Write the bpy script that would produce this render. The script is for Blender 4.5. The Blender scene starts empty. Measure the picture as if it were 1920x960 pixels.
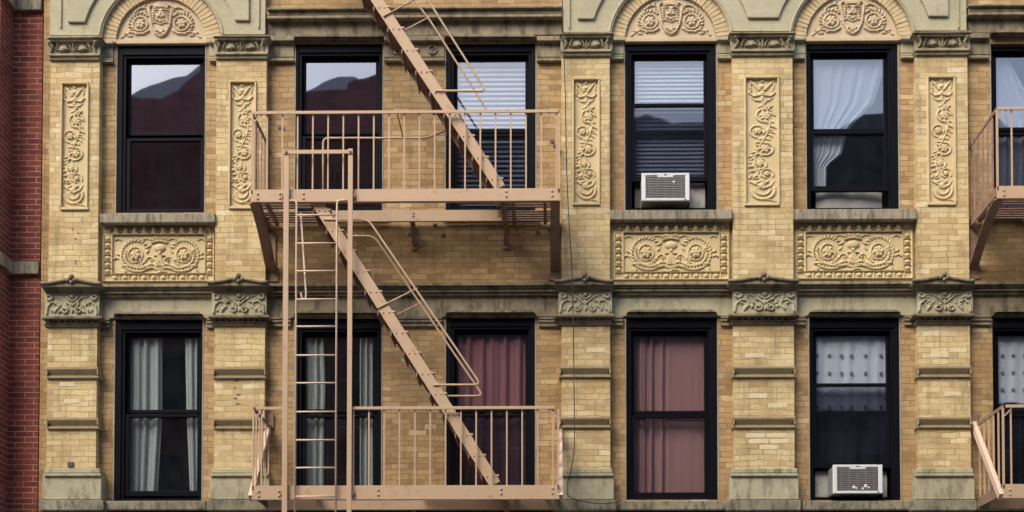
import bpy, math, random
import numpy as np
from mathutils import Vector, Matrix
random.seed(7)
S = bpy.context.scene
COL = S.collection
R_ = math.radians

# ------------------------------------------------------------------ camera
D, F = 14.5, 2465.0
YAW, PITCH, ROLL = 0.012562957, 0.029084375, 0.0001537
SX, SY = -38.95, 828.236
EYE = 1.6
def _axes():
    cy, sy, cp, sp = math.cos(YAW), math.sin(YAW), math.cos(PITCH), math.sin(PITCH)
    rt = Vector((cy, sy, 0)); fw = Vector((-sy*cp, cy*cp, sp)); up = Vector((sy*sp, -cy*sp, cp))
    cr, sr = math.cos(ROLL), math.sin(ROLL)
    return rt*cr + up*sr, fw, up*cr - rt*sr
RT, FW, UP = _axes()
cam_d = bpy.data.cameras.new('camera'); cam = bpy.data.objects.new('camera', cam_d); COL.objects.link(cam)
cam_d.sensor_width = 36; cam_d.lens = F/1920*36; cam_d.clip_end = 500
cam_d.shift_x = SX/1920; cam_d.shift_y = SY/1920
m = Matrix((RT, UP, -FW)).transposed().to_4x4(); m.translation = (0, -D, EYE)
cam.matrix_world = m
S.camera = cam
# ------------------------------------------------------------------ light
SUN_EL, SUN_AZ = R_(44), R_(-36)      # azimuth measured from straight in front of the facade, to its left
world = bpy.data.worlds.new('World'); S.world = world; world.use_nodes = True
wn = world.node_tree; bg = wn.nodes['Background']
sky = wn.nodes.new('ShaderNodeTexSky'); sky.sky_type = 'NISHITA'; sky.sun_disc = False
sky.sun_elevation = SUN_EL; sky.sun_rotation = math.pi - SUN_AZ
sky.dust_density = 3.0; sky.ozone_density = 1.0; sky.air_density = 1.0
wn.links.new(sky.outputs[0], bg.inputs[0]); bg.inputs[1].default_value = 0.17
sd = bpy.data.lights.new('sun', 'SUN'); sd.energy = 1.5; sd.angle = R_(34); sd.color = (1, .92, .79)
sun = bpy.data.objects.new('sun', sd); COL.objects.link(sun)
to_sun = Vector((math.sin(SUN_AZ)*math.cos(SUN_EL), -math.cos(SUN_AZ)*math.cos(SUN_EL), math.sin(SUN_EL)))
sun.rotation_euler = to_sun.to_track_quat('Z', 'Y').to_euler(); sun.location = (-4, -8, 22)
S.view_settings.view_transform = 'Standard'; S.view_settings.look = 'None'
S.view_settings.exposure = 0.90; S.view_settings.gamma = 1
S.render.engine = 'CYCLES'
S.cycles.max_bounces = 8; S.cycles.transparent_max_bounces = 12

# ------------------------------------------------------------------ helpers
def at(px, py, Y=0.0):
    v = FW + RT*((px-960+SX)/F) - UP*((py-480-SY)/F)
    t = (Y+D)/v.y
    return Vector((v.x*t, Y, v.z*t + EYE))
def rect(x0, y0, x1, y1, Y):
    """pixel rect measured on the plane Y -> X0,X1,Z0,Z1"""
    xm, ym = (x0+x1)/2, (y0+y1)/2
    return at(x0, ym, Y).x, at(x1, ym, Y).x, at(xm, y1, Y).z, at(xm, y0, Y).z

class MB:
    def __init__(s): s.v = []; s.f = []
    def add(s, vs, fs):
        n = len(s.v); s.v += [tuple(p) for p in vs]; s.f += [tuple(i+n for i in f) for f in fs]; return s
    def box(s, x0, x1, y0, y1, z0, z1):
        v = [(x, y, z) for x in (x0, x1) for y in (y0, y1) for z in (z0, z1)]
        return s.add(v, [(0,1,3,2), (4,6,7,5), (0,4,5,1), (2,3,7,6), (0,2,6,4), (1,5,7,3)])
    def pbox(s, x0, y0, x1, y1, Yf, Yb):
        X0, X1, Z0, Z1 = rect(x0, y0, x1, y1, Yf); return s.box(X0, X1, Yf, Yb, Z0, Z1)
    def prism(s, pts, Yf, Yb):
        n = len(pts)
        v = [(p[0], Yf, p[1]) for p in pts] + [(p[0], Yb, p[1]) for p in pts]
        f = [tuple(range(n)), tuple(range(2*n-1, n-1, -1))] + [(i, i+n, (i+1) % n+n, (i+1) % n) for i in range(n)]
        return s.add(v, f)
    def bar(s, a, b, w, t, upv=(0, 1, 0)):
        """rectangular bar a->b; w across (in-plane), t along upv"""
        a, b = Vector(a), Vector(b); d = (b-a).normalized(); u = Vector(upv)
        u = (u - d*u.dot(d)).normalized(); n = d.cross(u)
        v = []
        for p in (a, b):
            for i, j in ((-1,-1), (1,-1), (1,1), (-1,1)): v.append(p + n*(w/2*i) + u*(t/2*j))
        return s.add(v, [(0,1,2,3), (7,6,5,4), (0,4,5,1), (1,5,6,2), (2,6,7,3), (3,7,4,0)])
    def tube(s, pts, r, n=8):
        pts = [Vector(p) for p in pts]; rings = []; prev = None
        for i, p in enumerate(pts):
            d = (pts[min(i+1, len(pts)-1)] - pts[max(i-1, 0)]).normalized()
            if prev is None:
                prev = d.orthogonal().normalized()
            prev = (prev - d*prev.dot(d)).normalized(); q = d.cross(prev)
            rings.append([p + prev*(r*math.cos(k*2*math.pi/n)) + q*(r*math.sin(k*2*math.pi/n)) for k in range(n)])
        v = [x for rr in rings for x in rr]; f = []
        for i in range(len(rings)-1):
            for k in range(n): f.append((i*n+k, i*n+(k+1) % n, (i+1)*n+(k+1) % n, (i+1)*n+k))
        f.append(tuple(range(n-1, -1, -1))); f.append(tuple(range((len(rings)-1)*n, len(rings)*n)))
        return s.add(v, f)
    def dome(s, c, r, h, n=8):
        c = Vector(c); v = []
        for rr, y in ((r, 0), (r*.8, -h*.7), (0.3*r, -h)):
            v += [c + Vector((rr*math.cos(k*2*math.pi/n), y, rr*math.sin(k*2*math.pi/n))) for k in range(n)]
        f = [(i*n+k, i*n+(k+1) % n, (i+1)*n+(k+1) % n, (i+1)*n+k) for i in range(2) for k in range(n)]
        f.append(tuple(range(2*n, 3*n)))
        return s.add(v, f)
    def build(s, name, mat, parent=None, bevel=0, smooth=False, label=None, seg=2):
        me = bpy.data.meshes.new(name)
        off = Vector((0, 0, 0))
        if parent is not None:
            off = WORLD.get(parent.name, Vector((0, 0, 0)))
        me.from_pydata([tuple(Vector(p)-off) for p in s.v], [], s.f); me.validate()
        import bmesh
        bm = bmesh.new(); bm.from_mesh(me); bmesh.ops.recalc_face_normals(bm, faces=bm.faces); bm.to_mesh(me); bm.free()
        o = bpy.data.objects.new(name, me); COL.objects.link(o)
        if mat: me.materials.append(mat)
        if parent is not None: o.parent = parent
        WORLD[o.name] = off
        if bevel:
            b = o.modifiers.new('bevel', 'BEVEL'); b.width = bevel; b.segments = seg; b.limit_method = 'ANGLE'; b.angle_limit = R_(40)
        if smooth:
            for p in me.polygons: p.use_smooth = True
        if label: o['label'] = label
        return o
WORLD = {}
def empty(name, loc, label, cat, group=None, kind=None):
    o = bpy.data.objects.new(name, None); COL.objects.link(o); o.location = loc; WORLD[o.name] = Vector(loc)
    o.empty_display_size = .2
    return tag(o, label, cat, group, kind)
def tag(o, label=None, cat=None, group=None, kind=None):
    if label: o['label'] = label
    if cat: o['category'] = cat
    if group: o['group'] = group
    if kind: o['kind'] = kind
    return o
def rounded(pts, r, n=5):
    """round the inner corners of a polyline"""
    pts = [Vector(p) for p in pts]; out = [pts[0]]
    for i in range(1, len(pts)-1):
        a, b, c = pts[i-1], pts[i], pts[i+1]
        d1 = (a-b); d2 = (c-b); k = min(r, d1.length*.49, d2.length*.49)
        p, q = b+d1.normalized()*k, b+d2.normalized()*k
        for j in range(n+1):
            t = j/n; out.append(p*(1-t)**2 + b*2*t*(1-t) + q*t*t)
    out.append(pts[-1]); return out

# ------------------------------------------------------------------ materials
def newmat(name):
    m = bpy.data.materials.new(name); m.use_nodes = True
    nt = m.node_tree; return m, nt, nt.nodes['Principled BSDF']
def N(nt, t, **k):
    n = nt.nodes.new(t)
    for a, b in k.items(): setattr(n, a, b)
    return n
def mixc(nt, fac, a, b, mode='MIX'):
    n = N(nt, 'ShaderNodeMix', data_type='RGBA', blend_type=mode)
    for sock, val in ((n.inputs[0], fac), (n.inputs[6], a), (n.inputs[7], b)):
        if hasattr(val, 'is_linked'): nt.links.new(val, sock)
        elif isinstance(val, (int, float)): sock.default_value = val
        else: sock.default_value = (*val, 1)
    return n.outputs[2]
def ramp(nt, src, stops):
    r = N(nt, 'ShaderNodeValToRGB'); el = r.color_ramp.elements
    while len(el) < len(stops): el.new(.5)
    for e, (p, c) in zip(el, stops):
        e.position = p; e.color = (*c, 1) if not isinstance(c, (int, float)) else (c, c, c, 1)
    nt.links.new(src, r.inputs[0]); return r.outputs[0]
def noise(nt, vec, scale, detail=4, rough=.6):
    n = N(nt, 'ShaderNodeTexNoise'); n.inputs['Scale'].default_value = scale; n.inputs['Detail'].default_value = detail
    n.inputs['Roughness'].default_value = rough
    nt.links.new(vec, n.inputs['Vector']); return n.outputs[0]
def pos(nt): return N(nt, 'ShaderNodeNewGeometry').outputs['Position']
def scaled(nt, vec, s):
    n = N(nt, 'ShaderNodeVectorMath', operation='MULTIPLY'); nt.links.new(vec, n.inputs[0]); n.inputs[1].default_value = s
    return n.outputs[0]
def bump(nt, bsdf, h, strength, dist):
    b = N(nt, 'ShaderNodeBump'); b.inputs['Strength'].default_value = strength; b.inputs['Distance'].default_value = dist
    nt.links.new(h, b.inputs['Height']); nt.links.new(b.outputs[0], bsdf.inputs['Normal'])
def brick_mat(name, stops, mortar, w=.215, h=.0625, ms=.006, wob=.006, stain=(.10, .07, .04), stain_amt=.6, smin=.56, bstr=.5, seed=0., squash=1.):
    m, nt, b = newmat(name); P = pos(nt)
    sp = N(nt, 'ShaderNodeSeparateXYZ'); nt.links.new(P, sp.inputs[0])
    ad = N(nt, 'ShaderNodeMath', operation='ADD'); nt.links.new(sp.outputs[0], ad.inputs[0]); nt.links.new(sp.outputs[1], ad.inputs[1])
    ad2 = N(nt, 'ShaderNodeMath', operation='ADD'); nt.links.new(ad.outputs[0], ad2.inputs[0]); ad2.inputs[1].default_value = seed
    cb = N(nt, 'ShaderNodeCombineXYZ'); nt.links.new(ad2.outputs[0], cb.inputs[0]); nt.links.new(sp.outputs[2], cb.inputs[1])
    nz = N(nt, 'ShaderNodeTexNoise'); nz.inputs['Scale'].default_value = 5; nz.inputs['Detail'].default_value = 3
    nt.links.new(P, nz.inputs['Vector'])
    sub = N(nt, 'ShaderNodeVectorMath', operation='SUBTRACT'); nt.links.new(nz.outputs['Color'], sub.inputs[0]); sub.inputs[1].default_value = (.5, .5, .5)
    sc = N(nt, 'ShaderNodeVectorMath', operation='SCALE'); nt.links.new(sub.outputs[0], sc.inputs[0]); sc.inputs['Scale'].default_value = wob*4
    av = N(nt, 'ShaderNodeVectorMath', operation='ADD'); nt.links.new(cb.outputs[0], av.inputs[0]); nt.links.new(sc.outputs[0], av.inputs[1])
    br = N(nt, 'ShaderNodeTexBrick'); nt.links.new(av.outputs[0], br.inputs['Vector'])
    br.inputs['Color1'].default_value = (0, 0, 0, 1); br.inputs['Color2'].default_value = (1, 1, 1, 1); br.inputs['Mortar'].default_value = (.5, .5, .5, 1)
    for k, v in (('Scale', 1), ('Mortar Size', ms), ('Mortar Smooth', .25), ('Brick Width', w), ('Row Height', h), ('Bias', 0)): br.inputs[k].default_value = v
    br.offset = .5; br.squash = squash; br.squash_frequency = 5
    base = ramp(nt, br.outputs['Color'], stops)
    # slow patches of tone, then fine grain
    pt = ramp(nt, noise(nt, scaled(nt, P, (1, 1, 2.2)), 1.1, 5, .65), [(.32, (.76, .68, .60)), (.5, (1, .98, .95)), (.70, (1.08, 1.06, 1.0))])
    base = mixc(nt, 1, base, pt, 'MULTIPLY')
    gr = ramp(nt, noise(nt, scaled(nt, P, (1, 1, 2.5)), 38, 3), [(.25, (.72, .70, .68)), (.6, (1.06, 1.06, 1.06))])
    base = mixc(nt, .8, base, gr, 'MULTIPLY')
    ch = ramp(nt, noise(nt, scaled(nt, P, (4, 4, 26)), 2.2, 4, .7), [(.60, 0.), (.70, .5)]); base = mixc(nt, ch, base, tuple(x*.7 for x in mortar))
    # worn mortar: present in places, painted over in others
    mf = N(nt, 'ShaderNodeMath', operation='MULTIPLY'); nt.links.new(br.outputs['Fac'], mf.inputs[0])
    nt.links.new(ramp(nt, noise(nt, P, 3.1, 3), [(.35, .35), (.6, 1.0)]), mf.inputs[1])
    base = mixc(nt, mf.outputs[0], base, mortar)
    st = ramp(nt, noise(nt, scaled(nt, P, (1.6, 1.6, .7)), 2.3, 6, .7), [(smin, 0.), (smin+.2, stain_amt)])
    base = mixc(nt, st, base, stain)
    sk = ramp(nt, noise(nt, scaled(nt, P, (7, 7, .55)), 1.6, 5, .65), [(.52, 0.), (.72, .38)]); base = mixc(nt, sk, base, stain)
    pl = ramp(nt, noise(nt, scaled(nt, P, (1, 1, 1.6)), 1.9, 5, .6), [(.58, 0.), (.72, .35)]); base = mixc(nt, pl, base, stops[-1][1])
    nt.links.new(base, b.inputs['Base Color']); b.inputs['Roughness'].default_value = .9
    hh = N(nt, 'ShaderNodeMath', operation='MULTIPLY_ADD'); nt.links.new(br.outputs['Fac'], hh.inputs[0]); hh.inputs[1].default_value = -1
    nt.links.new(noise(nt, P, 45, 3), hh.inputs[2])
    bump(nt, b, hh.outputs[0], bstr, .008)
    return m
def stone_mat(name, c1, c2, stain, samt=.7, smin=.52, rough=.85, scale=1.0, streak=(2.5, 2.5, .8), bs=.25):
    m, nt, b = newmat(name); P = pos(nt)
    base = mixc(nt, ramp(nt, noise(nt, P, 3*scale, 5), [(.3, 0.), (.7, 1.)]), c1, c2)
    g = ramp(nt, noise(nt, P, 60, 3), [(.25, (.82, .82, .82)), (.7, (1.05, 1.05, 1.05))])
    base = mixc(nt, 1, base, g, 'MULTIPLY')
    st = ramp(nt, noise(nt, scaled(nt, P, streak), 3.5, 6, .72), [(smin, 0.), (smin+.2, samt)])
    base = mixc(nt, st, base, stain)
    s2 = ramp(nt, noise(nt, scaled(nt, P, (5, 5, 6)), 2.6, 6, .75), [(.56, 0.), (.68, samt*.6)]); base = mixc(nt, s2, base, tuple(x*1.3 for x in stain))
    nt.links.new(base, b.inputs['Base Color']); b.inputs['Roughness'].default_value = rough
    bump(nt, b, noise(nt, P, 30, 5), bs, .006)
    return m
def paint_mat(name, c, var=.12, rough=.55, rust=None, ramt=.6, rmin=.62, spec=.5):
    m, nt, b = newmat(name); P = pos(nt)
    base = mixc(nt, noise(nt, P, 5, 4), tuple(x*(1-var) for x in c), tuple(min(1, x*(1+var)) for x in c))
    if rust:
        st = ramp(nt, noise(nt, P, 9, 6, .75), [(rmin, 0.), (rmin+.12, ramt)]); base = mixc(nt, st, base, rust)
    nt.links.new(base, b.inputs['Base Color']); b.inputs['Roughness'].default_value = rough; b.inputs['Specular IOR Level'].default_value = spec
    bump(nt, b, noise(nt, P, 70, 3), .15, .002)
    return m
def cloth_mat(name, c, var=.1, trans=.0, rough=.9):
    m, nt, b = newmat(name); P = pos(nt)
    base = mixc(nt, noise(nt, scaled(nt, P, (6, 1, 1)), 4, 3), tuple(x*(1-var) for x in c), tuple(x*(1+var) for x in c))
    nt.links.new(base, b.inputs['Base Color']); b.inputs['Roughness'].default_value = rough
    bump(nt, b, noise(nt, P, 300, 2), .1, .001)
    return m
def glass_mat(name, tint, refl, warp=.05, rcol=(1, 1, 1)):
    m, nt, b = newmat(name); nt.nodes.remove(b); P = pos(nt)
    tr = N(nt, 'ShaderNodeBsdfTransparent'); tr.inputs[0].default_value = (*tint, 1)
    gl = N(nt, 'ShaderNodeBsdfGlossy'); gl.inputs['Roughness'].default_value = .015; gl.inputs[0].default_value = (*rcol, 1)
    bp = N(nt, 'ShaderNodeBump'); bp.inputs['Strength'].default_value = warp; bp.inputs['Distance'].default_value = .02
    nt.links.new(noise(nt, P, 2.2, 1), bp.inputs['Height']); nt.links.new(bp.outputs[0], gl.inputs['Normal'])
    lw = N(nt, 'ShaderNodeFresnel'); lw.inputs['IOR'].default_value = 1.5
    ad = N(nt, 'ShaderNodeMath', operation='ADD'); nt.links.new(lw.outputs[0], ad.inputs[0]); ad.inputs[1].default_value = refl; ad.use_clamp = True
    mx = N(nt, 'ShaderNodeMixShader'); gb = N(nt, 'ShaderNodeNewGeometry'); inv = N(nt, 'ShaderNodeMath', operation='SUBTRACT'); inv.inputs[0].default_value = 1; nt.links.new(gb.outputs['Backfacing'], inv.inputs[1])
    ml = N(nt, 'ShaderNodeMath', operation='MULTIPLY'); nt.links.new(ad.outputs[0], ml.inputs[0]); nt.links.new(inv.outputs[0], ml.inputs[1])
    nt.links.new(ml.outputs[0], mx.inputs[0]); nt.links.new(tr.outputs[0], mx.inputs[1]); nt.links.new(gl.outputs[0], mx.inputs[2])
    df = N(nt, 'ShaderNodeBsdfDiffuse'); df.inputs[0].default_value = (.42, .5, .62, 1); mz = N(nt, 'ShaderNodeMixShader')
    nt.links.new(ramp(nt, noise(nt, scaled(nt, P, (1, 1, .6)), 5, 4), [(.3, .002), (.75, .013)]), mz.inputs[0]); nt.links.new(mx.outputs[0], mz.inputs[1]); nt.links.new(df.outputs[0], mz.inputs[2])
    nt.links.new(mz.outputs[0], nt.nodes['Material Output'].inputs[0])
    return m
M = {}
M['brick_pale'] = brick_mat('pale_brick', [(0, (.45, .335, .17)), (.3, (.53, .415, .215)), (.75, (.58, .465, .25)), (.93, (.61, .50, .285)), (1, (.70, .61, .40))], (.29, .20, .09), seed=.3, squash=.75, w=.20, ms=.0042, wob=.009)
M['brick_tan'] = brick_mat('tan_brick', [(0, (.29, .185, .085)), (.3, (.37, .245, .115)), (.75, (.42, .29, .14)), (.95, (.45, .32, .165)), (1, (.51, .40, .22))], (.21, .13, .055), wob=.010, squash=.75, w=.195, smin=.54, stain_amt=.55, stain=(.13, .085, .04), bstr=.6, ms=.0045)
M['brick_red'] = brick_mat('red_brick', [(0, (.14, .032, .020)), (.5, (.20, .046, .029)), (1, (.245, .060, .038))], (.46, .25, .19), w=.205, h=.0625, ms=.0055, wob=.0006, stain=(.08, .02, .02), stain_amt=.3, bstr=.4)
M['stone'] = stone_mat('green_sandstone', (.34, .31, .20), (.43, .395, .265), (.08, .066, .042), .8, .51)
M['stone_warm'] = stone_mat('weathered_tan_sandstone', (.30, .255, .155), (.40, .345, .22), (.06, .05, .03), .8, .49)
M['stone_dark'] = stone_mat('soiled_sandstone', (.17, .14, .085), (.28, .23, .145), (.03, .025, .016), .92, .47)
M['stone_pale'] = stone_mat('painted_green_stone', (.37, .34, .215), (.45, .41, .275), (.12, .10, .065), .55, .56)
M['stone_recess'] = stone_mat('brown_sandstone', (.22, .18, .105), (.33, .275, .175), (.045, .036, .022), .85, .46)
M['patch'] = stone_mat('cream_brick', (.60, .50, .30), (.68, .58, .38), (.4, .3, .16), .6, .5, scale=3)
M['terra'] = stone_mat('buff_terracotta', (.54, .425, .225), (.61, .49, .28), (.20, .13, .07), .35, .6, bs=.15)
M['terra_pink'] = stone_mat('rosy_terracotta', (.47, .365, .225), (.56, .445, .29), (.22, .15, .10), .35, .6, bs=.15)
M['voussoir'] = stone_mat('arch_brick', (.44, .33, .17), (.60, .47, .27), (.20, .14, .07), .4, .58, scale=4)
M['sill'] = stone_mat('sill_stone', (.25, .22, .15), (.34, .30, .21), (.04, .04, .032), .9, .47, streak=(6, 2, 1.0))
M['ledge'] = stone_mat('ledge_stone', (.16, .14, .09), (.30, .27, .19), (.03, .028, .02), .85, .46, streak=(5, 2, 2))
M['band'] = stone_mat('band_stone', (.28, .22, .12), (.34, .27, .15), (.12, .09, .05), .5, .52)
M['jamb'] = stone_mat('jamb_plaster', (.26, .25, .20), (.38, .36, .29), (.10, .09, .07), .6, .5)
M['frame'] = paint_mat('black_window_paint', (.0045, .005, .008), .3, .5, spec=.06)
M['iron'] = paint_mat('salmon_iron_paint', (.46, .315, .195), .06, .6, rust=(.26, .14, .09), ramt=.6, rmin=.57)
M['iron_dark'] = paint_mat('dark_iron_paint', (.25, .155, .105), .15, .7, rust=(.09, .045, .025), ramt=.7, rmin=.52)  # darker, rustier copy of the salmon paint for grates, treads, brackets, side rails
M['iron_pale'] = paint_mat('fresh_iron_paint', (.60, .44, .33), .06, .6)
M['glass'] = glass_mat('window_glass', (.92, .94, .96), .15, .025)
M['glass_clear'] = glass_mat('clear_glass', (.97, .98, .98), .0, .02)
M['glass_dim'] = glass_mat('screened_glass', (.64, .64, .68), .03, .02)
M['glass_dark'] = glass_mat('dusty_glass', (.35, .36, .42), .17, .03, rcol=(.85, .9, 1))
M['glass_low'] = glass_mat('screened_reflective_glass', (.3, .3, .35), .05, .03)
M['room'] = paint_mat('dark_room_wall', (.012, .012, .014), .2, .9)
M['white'] = paint_mat('white_plastic', (.62, .63, .63), .06, .4, rust=(.34, .30, .24), ramt=.35, rmin=.56)
M['panel'] = paint_mat('yellowed_plastic', (.36, .35, .32), .1, .6, rust=(.12, .10, .07), ramt=.5, rmin=.5)
M['grey'] = paint_mat('grey_plastic', (.22, .21, .20), .08, .5)
M['darkgrey'] = paint_mat('dark_metal', (.055, .052, .05), .2, .5)
M['blind'] = cloth_mat('white_blind', (.33, .38, .44), .03)
M['sheer'] = cloth_mat('sheer_white_cloth', (.24, .27, .32), .06)
M['curtain_grey'] = cloth_mat('grey_white_cloth', (.23, .26, .25), .12)
M['curtain_pink'] = cloth_mat('dusty_rose_cloth', (.19, .092, .092), .12)
M['curtain_red'] = cloth_mat('rosewood_cloth', (.155, .055, .065), .2)
M['lace'] = cloth_mat('lace_cloth', (.34, .37, .44), .06)
M['cloth_dim'] = cloth_mat('unbleached_cloth', (.26, .255, .25), .1)
M['star'] = cloth_mat('star_cloth', (.10, .065, .10), .1)
M['dark_cloth'] = cloth_mat('dark_cloth', (.022, .020, .03), .3)
M['asphalt'] = stone_mat('asphalt', (.045, .045, .046), (.06, .06, .06), (.03, .03, .03), .5, .5)
M['pave'] = stone_mat('concrete', (.28, .27, .25), (.34, .33, .31), (.15, .14, .13), .5, .5)
M['cable'] = paint_mat('black_rubber', (.03, .025, .02), .2, .6)
M['opp_red'] = brick_mat('far_red_brick', [(0, (.46, .13, .12)), (1, (.56, .18, .16))], (.32, .18, .16), stain_amt=.3)
M['opp_grey'] = stone_mat('far_grey_render', (.10, .11, .14), (.16, .17, .20), (.06, .06, .07), .5, .5)
M['opp_light'] = stone_mat('far_light_render', (.74, .71, .72), (.8, .78, .78), (.2, .2, .2), .3, .6)
M['black'] = paint_mat('near_black', (.008, .008, .008), .2, .5)

# ------------------------------------------------------------------ ground
def structure(name, mat, x0, x1, y0, y1, z0, z1):
    o = MB().box(x0, x1, y0, y1, z0, z1).build(name, mat); tag(o, kind='structure'); return o
structure('ground', M['asphalt'], -150, 150, -150, 150, -.5, -.15)
structure('road', M['asphalt'], -80, 80, -13, -3.5, -.16, -.12)
structure('pavement', M['pave'], -80, 80, -3.5, 1.0, -.16, 0)
structure('far_pavement', M['pave'], -80, 80, -17.5, -13, -.16, 0)

# ------------------------------------------------------------------ relief generator (heights in photo units, 170 per metre)
class Relief:
    def __init__(s, w, h, cell=.8):
        s.w, s.h = w, h; s.nx, s.ny = int(w/cell)+1, int(h/cell)+1
        s.X, s.Y = np.meshgrid(np.linspace(0, w, s.nx), np.linspace(0, h, s.ny)); s.H = np.zeros_like(s.X); s.mir = False
    def stroke(s, pts, w0, w1=None, h=3., wm=None):
        w1 = w0 if w1 is None else w1
        for flip in ((0, 1) if s.mir else (0,)):
            P = [((s.w-p[0]) if flip else p[0], p[1]) for p in pts]
            L = [0.]
            for a, b in zip(P, P[1:]): L.append(L[-1]+math.hypot(b[0]-a[0], b[1]-a[1]))
            T = max(L[-1], 1e-6)
            mw = max(w0, w1, wm or 0)
            for i, (a, b) in enumerate(zip(P, P[1:])):
                x0, x1 = min(a[0], b[0])-mw, max(a[0], b[0])+mw; y0, y1 = min(a[1], b[1])-mw, max(a[1], b[1])+mw
                i0, i1 = np.searchsorted(s.X[0], [x0, x1]); j0, j1 = np.searchsorted(s.Y[:, 0], [y0, y1])
                if i1 <= i0 or j1 <= j0: continue
                X, Y = s.X[j0:j1, i0:i1], s.Y[j0:j1, i0:i1]
                dx, dy = b[0]-a[0], b[1]-a[1]; l2 = dx*dx+dy*dy+1e-9
                t = np.clip(((X-a[0])*dx+(Y-a[1])*dy)/l2, 0, 1)
                d = np.hypot(X-a[0]-t*dx, Y-a[1]-t*dy); g = (L[i]+t*(L[i+1]-L[i]))/T
                if wm: w = np.where(g < .5, w0+(wm-w0)*np.sin(g*math.pi), w1+(wm-w1)*np.sin(g*math.pi))
                else: w = w0+(w1-w0)*g
                w = np.maximum(w, .3)
                hh = h*np.sqrt(np.clip(1-(d/w)**2, 0, 1))*np.clip(w/mw*1.3, 0, 1)
                s.H[j0:j1, i0:i1] = np.maximum(s.H[j0:j1, i0:i1], hh)
    def curve(s, pts, w0, w1=None, h=3., wm=None):
        out = []; n = len(pts)
        for i in range(n-1):
            p = [pts[max(0, min(n-1, i+j))] for j in (-1, 0, 1, 2)]
            for k in range(6):
                t = k/6; out.append(tuple(.5*(2*p[1][a]+(p[2][a]-p[0][a])*t+(2*p[0][a]-5*p[1][a]+4*p[2][a]-p[3][a])*t*t+(-p[0][a]+3*p[1][a]-3*p[2][a]+p[3][a])*t**3) for a in (0, 1)))
        s.stroke(out+[pts[-1]], w0, w1, h, wm)
    def disc(s, c, r, h=3., ry=None, carve=False):
        ry = ry or r
        for flip in ((0, 1) if s.mir else (0,)):
            cx = s.w-c[0] if flip else c[0]
            q = ((s.X-cx)/r)**2+((s.Y-c[1])/ry)**2; hh = h*np.sqrt(np.clip(1-q, 0, 1))
            if carve: s.H = s.H-hh
            else: s.H = np.maximum(s.H, hh)
    def leaf(s, p, ang, ln, w, h=3.):
        q = (p[0]+ln*math.cos(ang), p[1]+ln*math.sin(ang)); mid = (p[0]+ln*.5*math.cos(ang-.25), p[1]+ln*.5*math.sin(ang-.25))
        s.stroke([p, mid, q], .5, .5, h, wm=w)
    def flower(s, c, r, n=6, h=4.):
        for k in range(n):
            a = k*2*math.pi/n+.3; s.leaf(c, a, r, r*.36, h)
        s.disc(c, r*.3, h*1.25)
    def spiral(s, c, r0, r1, a0, turns, w0, w1, h=3.):
        n = int(abs(turns)*14)+3
        s.stroke([(c[0]+(r0+(r1-r0)*k/n)*math.cos(a0+turns*2*math.pi*k/n), c[1]+(r0+(r1-r0)*k/n)*math.sin(a0+turns*2*math.pi*k/n)) for k in range(n+1)], w0, w1, h)
    def obj(s, name, px, Y, mat, parent, gain=1., keep=None, label=None, smooth=True):
        """px = x0,y0,x1,y1 measured on plane Y"""
        X0, X1, Z0, Z1 = rect(*px, Y)
        gx = X0+(X1-X0)*s.X/s.w; gz = Z1-(Z1-Z0)*s.Y/s.h; gy = Y-s.H/170*gain
        mb = MB(); mb.v = list(zip(gx.ravel().tolist(), gy.ravel().tolist(), gz.ravel().tolist()))
        nx = s.nx
        for j in range(s.ny-1):
            for i in range(nx-1):
                if keep is None or keep(s.X[j, i], s.Y[j, i]):
                    k = j*nx+i; mb.f.append((k, k+1, k+nx+1, k+nx))
        return mb.build(name, mat, parent, smooth=smooth, label=label)

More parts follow.
